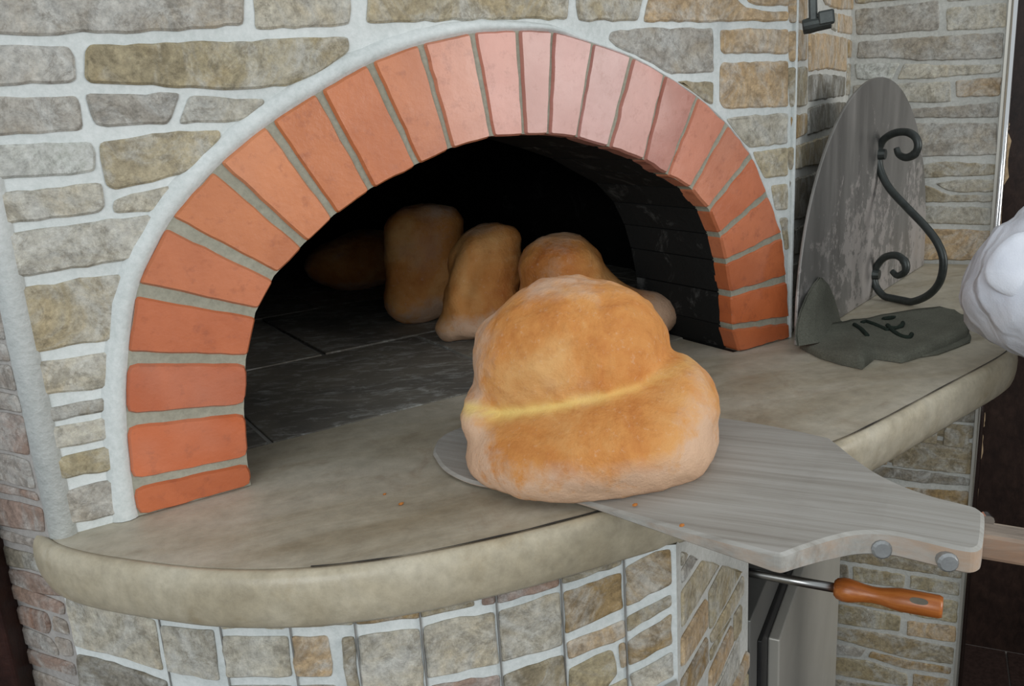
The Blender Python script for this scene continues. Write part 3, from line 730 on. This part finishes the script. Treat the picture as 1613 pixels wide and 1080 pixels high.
# ------------------------------------------------------------------ wooden peel with handle
PO = [(682,712),(685,700),(697,684),(735,668),(790,650),(860,640),(950,640),(1040,645),(1125,655),(1220,670),(1300,687),(1312,692),(1345,718),(1380,742),(1420,762),(1470,780),(1530,795),(1545,802),(1551,812),(1549,848),(1543,862),(1520,864),(1450,848),(1400,838),(1350,838),(1305,848),(1262,862),(1235,872),(1222,872),(1205,868),(1100,840),(1000,812),(900,785),(800,768),(740,757),(700,737)]
pts = []
zt = lambda p: .0095+.016*max(0.0, min(1.0, (p[0]-950)/450.0))
outl = smooth_path([np.array([x, y, 0.0]) for x, y in PO+[PO[0]]], 4)[:-1]
topv = [on_z(p, zt(p)) for p in outl]
cen = np.mean(topv, 0); npz = len(topv)
th = lambda p: .007+.021*max(0.0, min(1.0, (p[0]-900)/420.0))
ins_ = []
for i in range(npz):
    a = topv[i-1]; c = topv[(i+1) % npz]; t = c-a; t /= np.linalg.norm(t); nn = np.cross(t, Z3)
    if nn@(cen-topv[i]) < 0 and abs(nn@(cen-topv[i])) > .02: pass
    ins_.append(nn)
area = sum(topv[i][0]*topv[(i+1) % npz][1]-topv[(i+1) % npz][0]*topv[i][1] for i in range(npz))
sg = 1.0 if area < 0 else -1.0           # nn points right of travel; inward when clockwise
ring_t = [topv[i]+ins_[i]*sg*.004 for i in range(npz)]
low = [topv[i]-Z3*th(outl[i]) for i in range(npz)]
mid1 = [topv[i]-Z3*.003 for i in range(npz)]; mid2 = [low[i]+Z3*.003 for i in range(npz)]
low_i = [low[i]+ins_[i]*sg*.004 for i in range(npz)]
V = ring_t+mid1+mid2+low_i
peel_ax = on_z((1549, 836), .02)-on_z((700, 705), .01); pang = math.atan2(peel_ax[1], peel_ax[0])
MPEEL = mat_wood('weathered_grey_wood', -pang, srgb(138, 133, 125), srgb(160, 157, 150), srgb(176, 174, 169), edge=srgb(176, 142, 112))
peel = empty('bread_peel', (0, -.3, 0), 'weathered grey wooden bread peel carrying the large loaf', 'peel')
mk('blade', V, grid_faces(4, npz, True)+[tuple(range(npz)), tuple(range(3*npz, 4*npz))], MPEEL, peel)
h0 = on_z((1500, 842), .003); HAND = np.array([.58, -1.10, -.10]); h1 = HAND
hd_ = (h1-h0)/np.linalg.norm(h1-h0); hz = np.array([0, 0, 1.0]); hs = np.cross(hd_, hz)
hl = [h0+hd_*t for t in np.linspace(-.02, 1.5, 16)]
hsd = np.cross(hd_, Z3); hsd /= np.linalg.norm(hsd); hup = np.cross(hsd, hd_); V = []
for t in np.linspace(.0, 1.25, 14):
    k_ = 1.0 if t < .5 else .9
    for a_ in np.linspace(0, 2*math.pi, 16, endpoint=False):
        c_, s_ = math.cos(a_), math.sin(a_)
        V.append(h0+hd_*t+hsd*(math.copysign(abs(c_)**.45, c_)*.0185*k_)+hup*(math.copysign(abs(s_)**.45, s_)*.0165*k_))
mk('handle', V, grid_faces(14, 16, True)+[tuple(range(16)), tuple(range(13*16, 14*16))], mat_wood('handle_wood', -math.atan2(hd_[1], hd_[0]), srgb(100, 90, 80), srgb(138, 126, 114), srgb(164, 146, 126), edge=srgb(160, 116, 84)), peel)
MBOLT = mat_plain('galvanised_bolt', srgb(160, 162, 162), .45, .6, .5, .2, 40, .3)
for (bx, by) in ((1388, 862), (1492, 882)):
    c0 = on_z((bx, by), .0055 if bx < 1400 else .0082); dd = -ray((bx, by)); dd[2] = 0; dd /= np.linalg.norm(dd)
    dd = np.array([hs[0], hs[1], 0]); dd = dd if dd@(-ray((bx, by))) > 0 else -dd
    # slide onto the side of the neck
    v, f = tube([c0-dd*.03, c0+dd*.005, c0+dd*.0075], [.0105, .0105, .008], 14); mk('bolt', v, f, MBOLT, peel)
c0 = on_z((1553, 817), .016); v, f = tube([c0-hs*.004, c0+hs*.006], .007, 10); mk('bolt', v, f, MCHROME, peel)

# ------------------------------------------------------------------ loaves
def ico(sub):
    bm = bmesh.new(); bmesh.ops.create_icosphere(bm, subdivisions=sub, radius=1.0)
    V = np.array([v.co[:] for v in bm.verts]); F = [tuple(v.index for v in f.verts) for f in bm.faces]; bm.free(); return V, F
ICO = {}
def loaf(name, origin, ax, ay, lobes, mat, zbase, centre, k=.018, sub=5, amp=.004, seed=0, crease=None, parent=None):
    """lobes: (c(l,d,z), r(l,d,z), tilt about depth axis in degrees); star-shaped about centre"""
    if sub not in ICO: ICO[sub] = ico(sub)
    D, F = ICO[sub]; c0 = np.array(centre, float)
    def fields(P):
        out = []
        for c, r, tl in lobes:
            q = P-np.array(c); a = math.radians(tl); ca, sa = math.cos(a), math.sin(a)
            x = q[:, 0]*ca+q[:, 2]*sa; z = -q[:, 0]*sa+q[:, 2]*ca
            rr = np.sqrt((x/r[0])**2+(q[:, 1]/r[1])**2+(z/r[2])**2); out.append((rr-1)*min(r))
        return np.array(out)
    def sd(P):
        f_ = fields(P); m = f_[0]
        for g in f_[1:]:
            h = np.clip(.5+.5*(g-m)/k, 0, 1); m = g*(1-h)+m*h-k*h*(1-h)
        return m
    n_ = len(D); hi = np.full(n_, np.nan); ts_ = np.linspace(.45, .01, 110)
    for t in ts_:
        todo = np.isnan(hi)
        if not todo.any(): break
        s = sd(c0+D[todo]*t); idx = np.where(todo)[0][s < 0]; hi[idx] = t
    hi = np.where(np.isnan(hi), .01, hi)
    lo_, up_ = hi.copy(), hi+.0042
    for _ in range(14):
        md = (lo_+up_)/2; s = sd(c0+D*md[:, None]); lo_ = np.where(s < 0, md, lo_); up_ = np.where(s < 0, up_, md)
    P = c0+D*lo_[:, None]
    fl = fields(P)
    disp = np.array([mnoise.fractal(Vector(p)*14+Vector((seed*7.1, 0, 0)), .9, 2.1, 4)*amp+mnoise.noise(Vector(p)*60+Vector((0, seed*3.3, 0)))*amp*.25 for p in P])
    P = P+D*disp[:, None]
    cr = np.zeros(n_)
    if crease:
        a_, b_ = crease
        diff = np.abs(fl[a_]-fl[b_]); front = P[:, 1] < lobes[b_][0][1]+.02
        jit = np.array([mnoise.noise(Vector(p)*45) for p in P])
        side_ = np.clip(1.15-(P[:, 0]-c0[0]+.14)/.30, .25, 1)
        cr = np.exp(-(diff/(.0085+.0045*jit))**2)*front*side_*np.clip(1+.8*jit, 0, 1)
        P = P-D*(cr*.004)[:, None]
    zmin = zbase
    P[:, 2] = np.where(P[:, 2] < zmin, zmin+(P[:, 2]-zmin)*.0, P[:, 2])
    flour = np.clip(np.array([.35+.9*mnoise.fractal(Vector(p)*9+Vector((seed*2.2, 5, 1)), 1.0, 2.0, 3) for p in P]), 0, 1)
    hgt = (P[:, 2]-zbase)/max(P[:, 2].max()-zbase, 1e-6)
    rim = np.clip(1.3-hgt*4.5, 0, 1)
    topm = np.clip((hgt-.86)/.14, 0, 1); leftm = np.clip((-(P[:, 0]-c0[0])-.085)/.06, 0, 1)
    rightm = np.clip(((P[:, 0]-c0[0])-.10)/.05, 0, 1)
    flour = np.clip(flour*.34+rim*.7+topm*.45+leftm*.5+rightm*.4, 0, 1)
    Wd = np.array([origin+ax*p[0]+ay*p[1]+Z3*p[2] for p in P])
    ob = mk(name, Wd, F, mat, parent, smooth=True)
    for nm2, arr in (('crease', cr), ('flour', flour)):
        at = ob.data.attributes.new(nm2, 'FLOAT', 'POINT'); at.data.foreach_set('value', arr.astype(np.float32))
    return ob
def frame(px):
    d = ray(px); d = np.array([d[0], d[1], 0]); d /= np.linalg.norm(d); return np.array([d[1], -d[0], 0]), d
MBR = mat_bread('floury_golden_crust'); MBR2 = mat_bread('oven_loaf_crust', .95)
axr, axd = frame((930, 640))
G = np.array([CAM[0], CAM[1], 0])
big = loaf('bread_loaf', G, axr, axd, [
    ((-.004, 1.078, .054), (.162, .148, .072), 9), ((-.024, 1.128, .140), (.134, .120, .110), 10),
    ((.110, 1.09, .088), (.052, .085, .062), 0), ((-.122, 1.15, .160), (.036, .05, .036), 0), ((-.142, 1.10, .078), (.034, .06, .036), 0),
    ((-.02, 1.20, .11), (.12, .10, .09), 0), ((.075, 1.07, .046), (.085, .11, .055), 0)],
    MBR, .0120, (-.01, 1.12, .10), k=.011, sub=6, amp=.0055, seed=1, crease=(0, 1))
tag(big, 'large golden folded loaf with a split crease lying on the wooden peel', 'bread')
def inner(px, lobes, centre, lab, seed, k=.03):
    ax, ad = frame(px); P = on_z(px, 0)
    o = loaf('bread_loaf', P, ax, ad, lobes, MBR2, .001, centre, k=k, sub=5, amp=.006, seed=seed)
    return tag(o, lab, 'bread')
inner((680, 515), [((0, .10, .10), (.082, .09, .10), 0), ((.0, .10, .18), (.078, .085, .085), -6), ((-.045, .08, .05), (.062, .08, .05), 0), ((.045, .1, .225), (.05, .06, .04), 0), ((-.035, .08, .225), (.035, .05, .035), 0), ((.06, .08, .12), (.035, .05, .09), 0), ((-.065, .07, .13), (.025, .04, .08), 8)], (0, .10, .13), 'tall browned loaf standing deepest of the three clustered in the oven', 2)
ridge = [((-.054+.05*t*t, .048-.012*math.sin(t*3), .055+.125*t), (.022, .026, .030), 0) for t in np.linspace(0, 1, 7)]
inner((765, 541), [((0, .10, .07), (.085, .09, .075), 0), ((.012, .10, .15), (.078, .08, .078), 8), ((-.02, .06, .035), (.075, .07, .035), 0), ((.035, .10, .20), (.055, .06, .035), 0), ((-.075, .05, .022), (.024, .03, .022), 0)]+ridge, (0, .10, .1), 'folded loaf with a floury ridge in the middle of the oven cluster', 3, .02)
inner((905, 556), [((.0, .10, .075), (.12, .10, .075), 0), ((-.02, .10, .155), (.085, .09, .065), 0), ((.14, .10, .045), (.075, .07, .05), 0)], (.0, .10, .09), 'pale domed oven loaf half hidden behind the loaf on the peel', 4)
inner((565, 466), [((0, .13, .07), (.14, .12, .075), 0), ((.05, .15, .10), (.09, .1, .06), 0)], (0, .13, .08), 'dim loaf lying far back in the dark left side of the oven', 5)
for (cx, cy, s) in ((632, 795, .0022), (1000, 797, .0022), (1074, 829, .002), (606, 779, .0014)):
    zc_ = .0255 if cx > 1050 else (.0125 if cx > 900 else .0)
    p = on_z((cx, cy), zc_); V, F = ico(1)
    V = [p+Z3*s*.8+np.array([v[0]*s*1.6, v[1]*s, v[2]*s*.8])*(1+.3*rnd.random()) for v in V]
    tag(mk('bread_crumb', V, F, mat_plain('crumb', srgb(176, 110, 50), .8) if cx == 632 else bpy.data.materials['crumb']),
        {632: 'larger orange bread crumb on the stone counter left of the peel tip', 606: 'tiny brown speck of crust on the counter beside the larger crumb', 1000: 'orange crumb on the peel touching the foot of the big loaf', 1074: 'orange crumb on the peel near its front edge'}[cx], 'crumb', 'crumbs')

# ------------------------------------------------------------------ leaning iron oven door with scroll handle
DA = on_z((1255, 545)); DB = on_z((1455, 418)); dw = np.linalg.norm(DB-DA); db = (DB-DA)/dw; dn = np.array([db[1], -db[0], 0])
door = empty('iron_oven_door', (DA+DB)/2, 'scraped grey iron oven door stood upright against the recess wall', 'oven door')
DP = Plane(DA, db, dn); H_, zc_ = .485, .05
ol = [(0.0, .001)]+[(dw/2-dw/2*math.cos(t), zc_+(H_-zc_)*math.sin(t)) for t in np.linspace(0, math.pi, 48)]+[(dw, .001)]
n = len(ol); V = [DP.at(u_, z_, 0) for u_, z_ in ol]+[DP.at(u_, z_, -.006) for u_, z_ in ol]
bevel(mk('door_sheet', V, [tuple(range(n)), tuple(range(n, 2*n))]+grid_faces(2, n, True), mat_iron_door(), door), .0015)
SC = [(1412,233),(1416,243),(1427,248),(1440,243),(1446,230),(1442,216),(1428,208),(1408,210),(1391,221),(1384,240),(1386,265),(1400,295),(1430,328),(1457,356),(1477,383),(1486,411),(1480,444),(1460,466),(1430,476),(1400,471),(1381,453),(1377,429),(1391,407),(1411,402),(1425,412),(1426,427),(1414,434),(1405,427)]
HP0 = on_plane((1384, 255), DA, dn)
hd2 = dn+.6*np.array([-.82, -.57, 0]); hd2 /= np.linalg.norm(hd2); hn = np.cross(hd2, Z3)
spth = smooth_path([on_plane(p, HP0+dn*.004, hn) for p in SC], 6)
spth[:, 2] = np.maximum(spth[:, 2], .0088); rr = np.full(len(spth), .0082); m_ = len(rr)
for i in range(20): rr[i] = .006+.0035*i/20; rr[m_-1-i] = .006+.0035*i/20
v, f = tube(spth, rr, 12); hdl = mk('scroll_handle', v, f, MIRON, door, smooth=True); hdl['label'] = 'black wrought iron S-scroll handle'
for p in ((1384, 243), (1378, 432)):
    c = on_plane(p, HP0, hn); c = c-dn*((c-DA)@dn); v, f = tube([c-dn*.002, c+dn*.014], [.013, .011], 12); mk('weld_boss', v, f, MIRON, door)

# ------------------------------------------------------------------ grey cloth by the door
MCL = mat_cloth('grimy_grey_towel', srgb(98, 98, 88))
cl = [((1260,526),(1260,546),.012), ((1290,518),(1292,562),.018), ((1322,510),(1325,572),.020), ((1345,505),(1358,579),.024), ((1375,500),(1378,563),.020), ((1400,497),(1420,569),.018), ((1440,491),(1462,557),.020), ((1480,485),(1500,541),.022), ((1503,489),(1522,531),.022), ((1516,498),(1527,521),.020)]
nc_ = 14; V = []
dense = []
for k_ in range(len(cl)-1):
    for j in range(4):
        t = j/4; dense.append([np.array(cl[k_][m])*(1-t)+np.array(cl[k_+1][m])*t for m in (0, 1)]+[cl[k_][2]*(1-t)+cl[k_+1][2]*t])
dense.append([np.array(cl[-1][0], float), np.array(cl[-1][1], float), cl[-1][2]])
for si, (a, b, h) in enumerate(dense):
    A = on_z(a, h*.8); B = on_z(b, .004 if True else h)
    row = [A*np.array([1, 1, 0])+Z3*.001]
    for j in range(nc_):
        t = j/(nc_-1); p = A*(1-t)+B*t
        z = h*(1-.12*t)+.0022*math.sin(si*.35+t*5)+.003*mnoise.noise(Vector((si*.3, t*4, 0)))
        p = p.copy(); p[2] = max(z, .008); 
        if t > .999: p[2] = max(.006, h*.62)
        row.append(p)
    e = B.copy(); e[2] = .001; row.append(e); V += row
ns = len(dense)
towel = mk('cloth', V, grid_faces(ns, nc_+2)+[tuple(range(nc_+2)), tuple(range((ns-1)*(nc_+2), ns*(nc_+2)))], MCL, None, smooth=True)
tag(towel, 'crumpled dark grey towel with green lettering at the foot of the iron door', 'cloth')
# corner of the towel propped up against the door
fl_l = [(1258,545),(1256,528),(1257,512),(1263,490),(1272,468),(1283,448),(1293,437)]; fl_r = [(1332,532),(1328,516),(1324,504),(1320,488),(1314,468),(1306,449),(1295,437)]
V = []; nf = 8
for i in range(len(fl_l)):
    for j in range(nf):
        t = j/(nf-1); px = np.array(fl_l[i])*(1-t)+np.array(fl_r[i])*t
        k = 1-i/(len(fl_l)-1)
        V.append(on_plane(px, DA+dn*(.006+.020*k*k+.018*math.sin(math.pi*t)*(.3+.7*k)+.006*mnoise.noise(Vector((i*.9, t*3, 0)))), dn))
V = [np.array([p[0], p[1], max(p[2], .004)]) for p in V]; Vb = [p-dn*.004 for p in V]
mk('propped_corner', V+Vb, grid_faces(len(fl_l), nf)+[tuple(i+len(V) for i in q) for q in grid_faces(len(fl_l), nf)], MCL, towel, smooth=True)
# lower fold sticking out underneath
V = []
for a, b in (((1440,552),(1452,560)), ((1470,545),(1478,556)), ((1500,532),(1508,545)), ((1520,522),(1528,537)), ((1524,518),(1530,530))):
    A = on_z(a, .006); B = on_z(b, .004); V += [A*np.array([1,1,0])+Z3*.002, A, B, B*np.array([1,1,0])+Z3*.0005]
mk('lower_fold', V, grid_faces(5, 4, True)+[(0,1,2,3),(16,17,18,19)], MCL, towel, smooth=True)
MLT = mat_cloth('dark_green_stitching', srgb(40, 48, 42))
def cz(px):   # height of the towel top under a pixel
    best = None
    for p in V_t:
        d = (project(p)-np.array(px)); d = d@d
        if best is None or d < best[0]: best = (d, p[2])
    return best[1]
V_t = [np.array(v_.co)/U+np.array(towel.location)/U for v_ in towel.data.vertices]
LET = [[(1346,511),(1356,518),(1366,528)], [(1364,506),(1376,510),(1390,516),(1398,520)], [(1364,506),(1358,508)],
       [(1392,502),(1406,500),(1418,503),(1422,510),(1414,516),(1402,516),(1394,510),(1392,502)], [(1398,512),(1408,522),(1420,529),(1432,531),(1436,526)], [(1306,536),(1340,532),(1370,535)]]
parts = []
for s_ in LET[:5]:
    pth = smooth_path([on_z(p, cz(p)+.0012) for p in s_], 5); pth = pth if len(pth) > 2 else pth
    vv_, ff_ = tube(pth, .0042, 8); vv_ = [np.array([p[0], p[1], p[2]]) for p in vv_]
    parts.append((vv_, ff_))
v, f = join(*parts); lt = mk('stitched_lettering', v, f, MLT, towel, smooth=True); lt['label'] = 'dark green stitched lettering'

# ------------------------------------------------------------------ iron hook at the top of the recess wall
hk = PW.uv((1285, 40)); hook = empty('iron_hook', PW.at(hk[0], hk[1]), 'black iron bar with T-shaped end hanging high on the recess wall', 'hook')
PH = Plane(W0+E2*.06, E1, E2)
hv = np.cross(E2, Z3)
def on_h(p): return on_plane(p, W0+E2*.06, fw)
S_ = on_plane((1285, 38), W0+E2*.06, E2); nf_ = -np.array([ray((1285, 38))[0], ray((1285, 38))[1], 0]); nf_ /= np.linalg.norm(nf_); sr = np.array([-nf_[1], nf_[0], 0])
Q = lambda p: on_plane(p, S_, nf_)
a, b = Q((1279, -60)), Q((1281, 34)); hw = np.linalg.norm(Q((1272, 10))-Q((1286, 10)))/2
v, f = box_pts(b, sr, nf_, (a-b)/np.linalg.norm(a-b), -hw, hw, -.008, .008, 0, np.linalg.norm(a-b)); bevel(mk('bar', v, f, MIRON, hook), .003)
a, b = Q((1264, 43)), Q((1309, 33)); v, f = tube([a, a+(b-a)*.25, a+(b-a)*.5, b], [.0115, .0125, .0115, .0115], 14); bevel(mk('crossbar', v, f, MIRON, hook), .002)
a, b = Q((1290, 30)), Q((1310, 26)); v, f = box_pts((a+b)/2, (b-a)/np.linalg.norm(b-a), nf_, np.cross((b-a)/np.linalg.norm(b-a), nf_), -.011, .014, -.012, .012, -.011, .011); bevel(mk('hook_block', v, f, MIRON, hook), .003)
a = Q((1279, -55)); v, f = box_pts(a, sr, nf_, Z3, -.012, .012, -.22, .01, -.012, .012); bevel(mk('wall_bracket', v, f, MIRON, hook), .003)

# ------------------------------------------------------------------ baker in white, only one sleeve reaches into the photograph
def mat_cotton():
    m = NB('white_cotton', .9, .15)
    f = m.noise(1.0, 1.5, .4, vec=m.mapping((.5, .6, .4), (7, 26, 12)), dist=.8); g = m.noise(500, 2, .6); b = m.noise(14, 5, .6)
    m.color(m.mix(m.ramp(b, [(.3, 0), (.7, 1)]), srgb(206, 210, 220), srgb(226, 229, 236)))
    m.bump(m.math('ADD', f, m.math('MULTIPLY', g, .05)), .65, .014); return m.m
MCOT = mat_cotton()
MSKIN = mat_plain('skin', srgb(198, 150, 124), .55, 0, .4, .08, 12, .1)
TB = np.array([1.05, -.72, 0.0]); bf = np.array([-.85, -.53, 0]); bf /= np.linalg.norm(bf); br = np.array([bf[1], -bf[0], 0])
def skin_mesh(name, nodes, edges, root, mat, parent, lvl=2, origin=None):
    P = np.array([n_[0] for n_ in nodes])*U; o0 = np.array(origin)*U
    me = bpy.data.meshes.new(name); me.from_pydata([tuple(p-o0) for p in P], edges, [])
    ob = bpy.data.objects.new(name, me); col.objects.link(ob)
    md = ob.modifiers.new('skin', 'SKIN'); md.use_smooth_shade = True
    sv = me.skin_vertices[0].data if me.skin_vertices else None
    if sv is None:
        me.attributes; bm = bmesh.new(); bm.from_mesh(me); bm.verts.layers.skin.verify(); bm.to_mesh(me); bm.free(); sv = me.skin_vertices[0].data
    for i, n_ in enumerate(nodes):
        r = n_[1]; r = (r, r) if np.isscalar(r) else r
        sv[i].radius = (r[0]*U, r[1]*U); sv[i].use_root = (i == root)
    sb = ob.modifiers.new('subd', 'SUBSURF'); sb.levels = lvl; sb.render_levels = lvl
    me.materials.append(mat)
    if parent is not None: ob.parent = parent; ob.location = Vector(o0)-wloc(parent)
    else: ob.location = Vector(o0)
    return ob
SR = TB+br*.19+Z3*.35; EL = CAM+ray((1590, 468))*1.42; WR = TB+bf*.19+br*.05+Z3*.03
SL = TB-br*.19+Z3*.35; HL = np.array([.58, -1.10, -.10]); EL2 = (SL+HL)/2+np.array([.05, -.03, -.06]); WL = HL+(EL2-HL)/np.linalg.norm(EL2-HL)*.10+Z3*.02
pel = TB+Z3*-.23; base = TB+Z3*ZF
def chain(nodes, edges, start, items):
    p = start
    for it in items:
        nodes.append(it); edges.append((p, len(nodes)-1)); p = len(nodes)-1
    return p
N = [(pel, (.15, .11))]; Eg = []
ch = chain(N, Eg, 0, [(TB+Z3*-.03, (.145, .10)), (TB+Z3*.2, (.16, .105)), (TB+Z3*.34, (.12, .08))])
nk = chain(N, Eg, ch, [(TB+Z3*.43+bf*.01, .055), (TB+Z3*.50+bf*.025, .07), (TB+Z3*.58+bf*.03, (.085, .098)), (TB+Z3*.66+bf*.02, (.078, .088)), (TB+Z3*.72+bf*.01, .045)])
rw = chain(N, Eg, ch, [(SR, .062), ((SR+EL)/2, .055), (EL, .045), ((EL+WR)/2, .042), (WR, .03)])
lw = chain(N, Eg, ch, [(SL, .062), ((SL+EL2)/2, .055), (EL2, .045), ((EL2+WL)/2, .042), (WL, .03)])
for sd_ in (1, -1):
    hp_ = pel+br*.10*sd_
    chain(N, Eg, 0, [(hp_-Z3*.06, .095), (hp_-Z3*.55+bf*.02, .062), (hp_-Z3*.80, .058), (base+br*.10*sd_+Z3*.10, .045), (base+br*.11*sd_+bf*.10+Z3*.04, .042), (base+br*.115*sd_+bf*.19+Z3*.03, .032)])
def hand(w_, d_, up_, curl):
    d_ = d_/np.linalg.norm(d_); sx_ = np.cross(d_, up_); sx_ /= np.linalg.norm(sx_); up_ = np.cross(sx_, d_)
    pi = len(N); src = rw if w_ is WR else lw
    pm = chain(N, Eg, src, [(w_+d_*.05, (.036, .018)), (w_+d_*.09, (.038, .016))])
    for k, (off, L) in enumerate(((-.030, .072), (-.010, .085), (.010, .08), (.029, .062))):
        p = w_+d_*.10+sx_*off; q1 = p+d_*L*.4-up_*L*.12*curl; q2 = q1+d_*L*.2*(1-curl*.6)-up_*L*.35*curl; q3 = q2-d_*L*.2*curl+d_*L*.3*(1-curl)-up_*L*.22*curl
        chain(N, Eg, pm, [(p, .0105), (q1, .010), (q2, .0095), (q3, .008)])
    p = w_+d_*.04-sx_*.035; chain(N, Eg, pm-1, [(p, .012), (p-sx_*.022+d_*.03-up_*.012, .011), (p-sx_*.024+d_*.058-up_*.03*curl, .009)])
hand(WR, TB+bf*.16-br*.1+Z3*.0-WR, bf, .35)
hand(WL, HL-WL, Z3, 1.0)
person = skin_mesh('person', N, Eg, 0, MSKIN, None, 2, base)
tag(person, 'person in white work clothes whose bent sleeve reaches in over the counter end', 'person')
# face and hair
FC = TB+Z3*.58+bf*.03
def blob(name, c, r, mat, fwd=None, sub=3):
    V, F = ico(sub); fx = br; fy = bf
    return mk(name, [c+fx*v_[0]*r[0]+fy*v_[1]*r[1]+Z3*v_[2]*r[2] for v_ in V], F, mat, person, smooth=True)
MHAIR = mat_plain('dark_hair', srgb(46, 36, 30), .6, 0, .3, .3, 90, .5)
V, F = ico(4); V = [v_*(1.0 if (v_[2] > .15 or v_[1] < -.05) else .86) for v_ in V]
mk('hair', [FC+Z3*.055-bf*.035+br*v_[0]*.092+bf*v_[1]*.108+Z3*v_[2]*.115 for v_ in V], F, MHAIR, person, smooth=True)
for sd_ in (1, -1):
    blob('ear', FC+br*.092*sd_-bf*.005-Z3*.01, (.012, .022, .034), MSKIN)
    e_ = blob('eye', FC+br*.034*sd_+bf*.092+Z3*.012, (.015, .010, .010), mat_plain('eye_white', (.8, .8, .78), .2) if sd_ == 1 else bpy.data.materials['eye_white'])
    blob('pupil', FC+br*.034*sd_+bf*.1005+Z3*.012, (.006, .003, .006), MHAIR)
    blob('eyebrow', FC+br*.034*sd_+bf*.099+Z3*.034, (.022, .006, .006), MHAIR)
blob('nose', FC+bf*.108-Z3*.015, (.013, .022, .026), MSKIN); blob('mouth', FC+bf*.092-Z3*.052, (.028, .010, .008), mat_plain('lips', srgb(160, 96, 86), .5))
# clothes
N2 = [(pel-Z3*.14, (.195, .15))]; E2_ = []
c2 = chain(N2, E2_, 0, [(TB+Z3*-.10, (.185, .14)), (TB+Z3*.20, (.19, .13)), (TB+Z3*.345, (.13, .09)), (TB+Z3*.40, (.075, .07))])
ct = 3
UA = SR*.5+EL*.5
chain(N2, E2_, ct-1, [(SR*.6+TB*.4-Z3*.0+Z3*.33*.4, .10), (SR, .095), (SR*.7+EL*.3, .088), (SR*.35+EL*.65, .105), (EL+(SR-EL)*.16, .112), (EL-(SR+WR-2*EL)*.02, .108), (EL+(WR-EL)*.16, .108), (EL+(WR-EL)*.4, .09), (EL+(WR-EL)*.7, .062), (EL+(WR-EL)*.95, .048)])
chain(N2, E2_, ct-1, [(SL*.6+TB*.4+Z3*.33*.4, .10), (SL, .095), (SL*.7+EL2*.3, .085), ((SL+EL2)/2, .075), (EL2, .068), ((EL2+WL)/2, .06), (EL2+(WL-EL2)*.95, .048)])
jk = skin_mesh('white_jacket', N2, E2_, 0, MCOT, person, 3, base)
tx = bpy.data.textures.new('fold_noise', 'CLOUDS'); tx.noise_scale = .045; tx.noise_depth = 2
dm = jk.modifiers.new('folds', 'DISPLACE'); dm.texture = tx; dm.strength = .03; dm.mid_level = .5
N3 = [(pel+Z3*.10, (.165, .125)), (pel-Z3*.02, (.180, .14))]; E3_ = [(0, 1)]
for sd_ in (1, -1):
    hp_ = pel+br*.10*sd_
    chain(N3, E3_, 1, [(hp_-Z3*.14, .11), (hp_-Z3*.30, .10), (hp_-Z3*.55+bf*.02, .085), (base+br*.10*sd_+Z3*.14, .075)])
skin_mesh('white_trousers', N3, E3_, 0, MCOT, person, 2, base)
MSHOE = mat_plain('black_shoe_leather', (.02, .02, .02), .4)
for sd_ in (1, -1):
    V, F = ico(3); c_ = base+br*.112*sd_+bf*.10
    mk('shoe', [c_+br*v_[0]*.055+bf*v_[1]*.15+Z3*max(v_[2]*.075+.04, 0) for v_ in V], F, MSHOE, person, smooth=True)
# stitched flap hanging over the elbow
fo = [(1554,428),(1558,444),(1570,456),(1586,464),(1604,470),(1624,473),(1650,470),(1660,420),(1640,372),(1606,366),(1580,382),(1562,404)]
fc = np.mean(fo, 0); rings = 6; V = []
fo_s = smooth_path([np.array([*p, 0.0]) for p in fo+[fo[0]]], 5)[:-1]; nfo = len(fo_s)
for i in range(rings):
    k = 1-i/(rings-.5)
    for p in fo_s:
        q = fc+(p[:2]-fc)*k; V.append(CAM+ray(q)*(1.338-.012*(1-k*k)+.012*((q[0]-1600)/60)**2*.5))
V2 = [p+fw*.006 for p in V[:nfo]]
mk('stitched_flap', V+V2, grid_faces(rings, nfo, True)+[tuple(range((rings-1)*nfo, rings*nfo))]+[(j_, (j_+1) % nfo, rings*nfo+(j_+1) % nfo, rings*nfo+j_) for j_ in range(nfo)], MCOT, person, smooth=True)
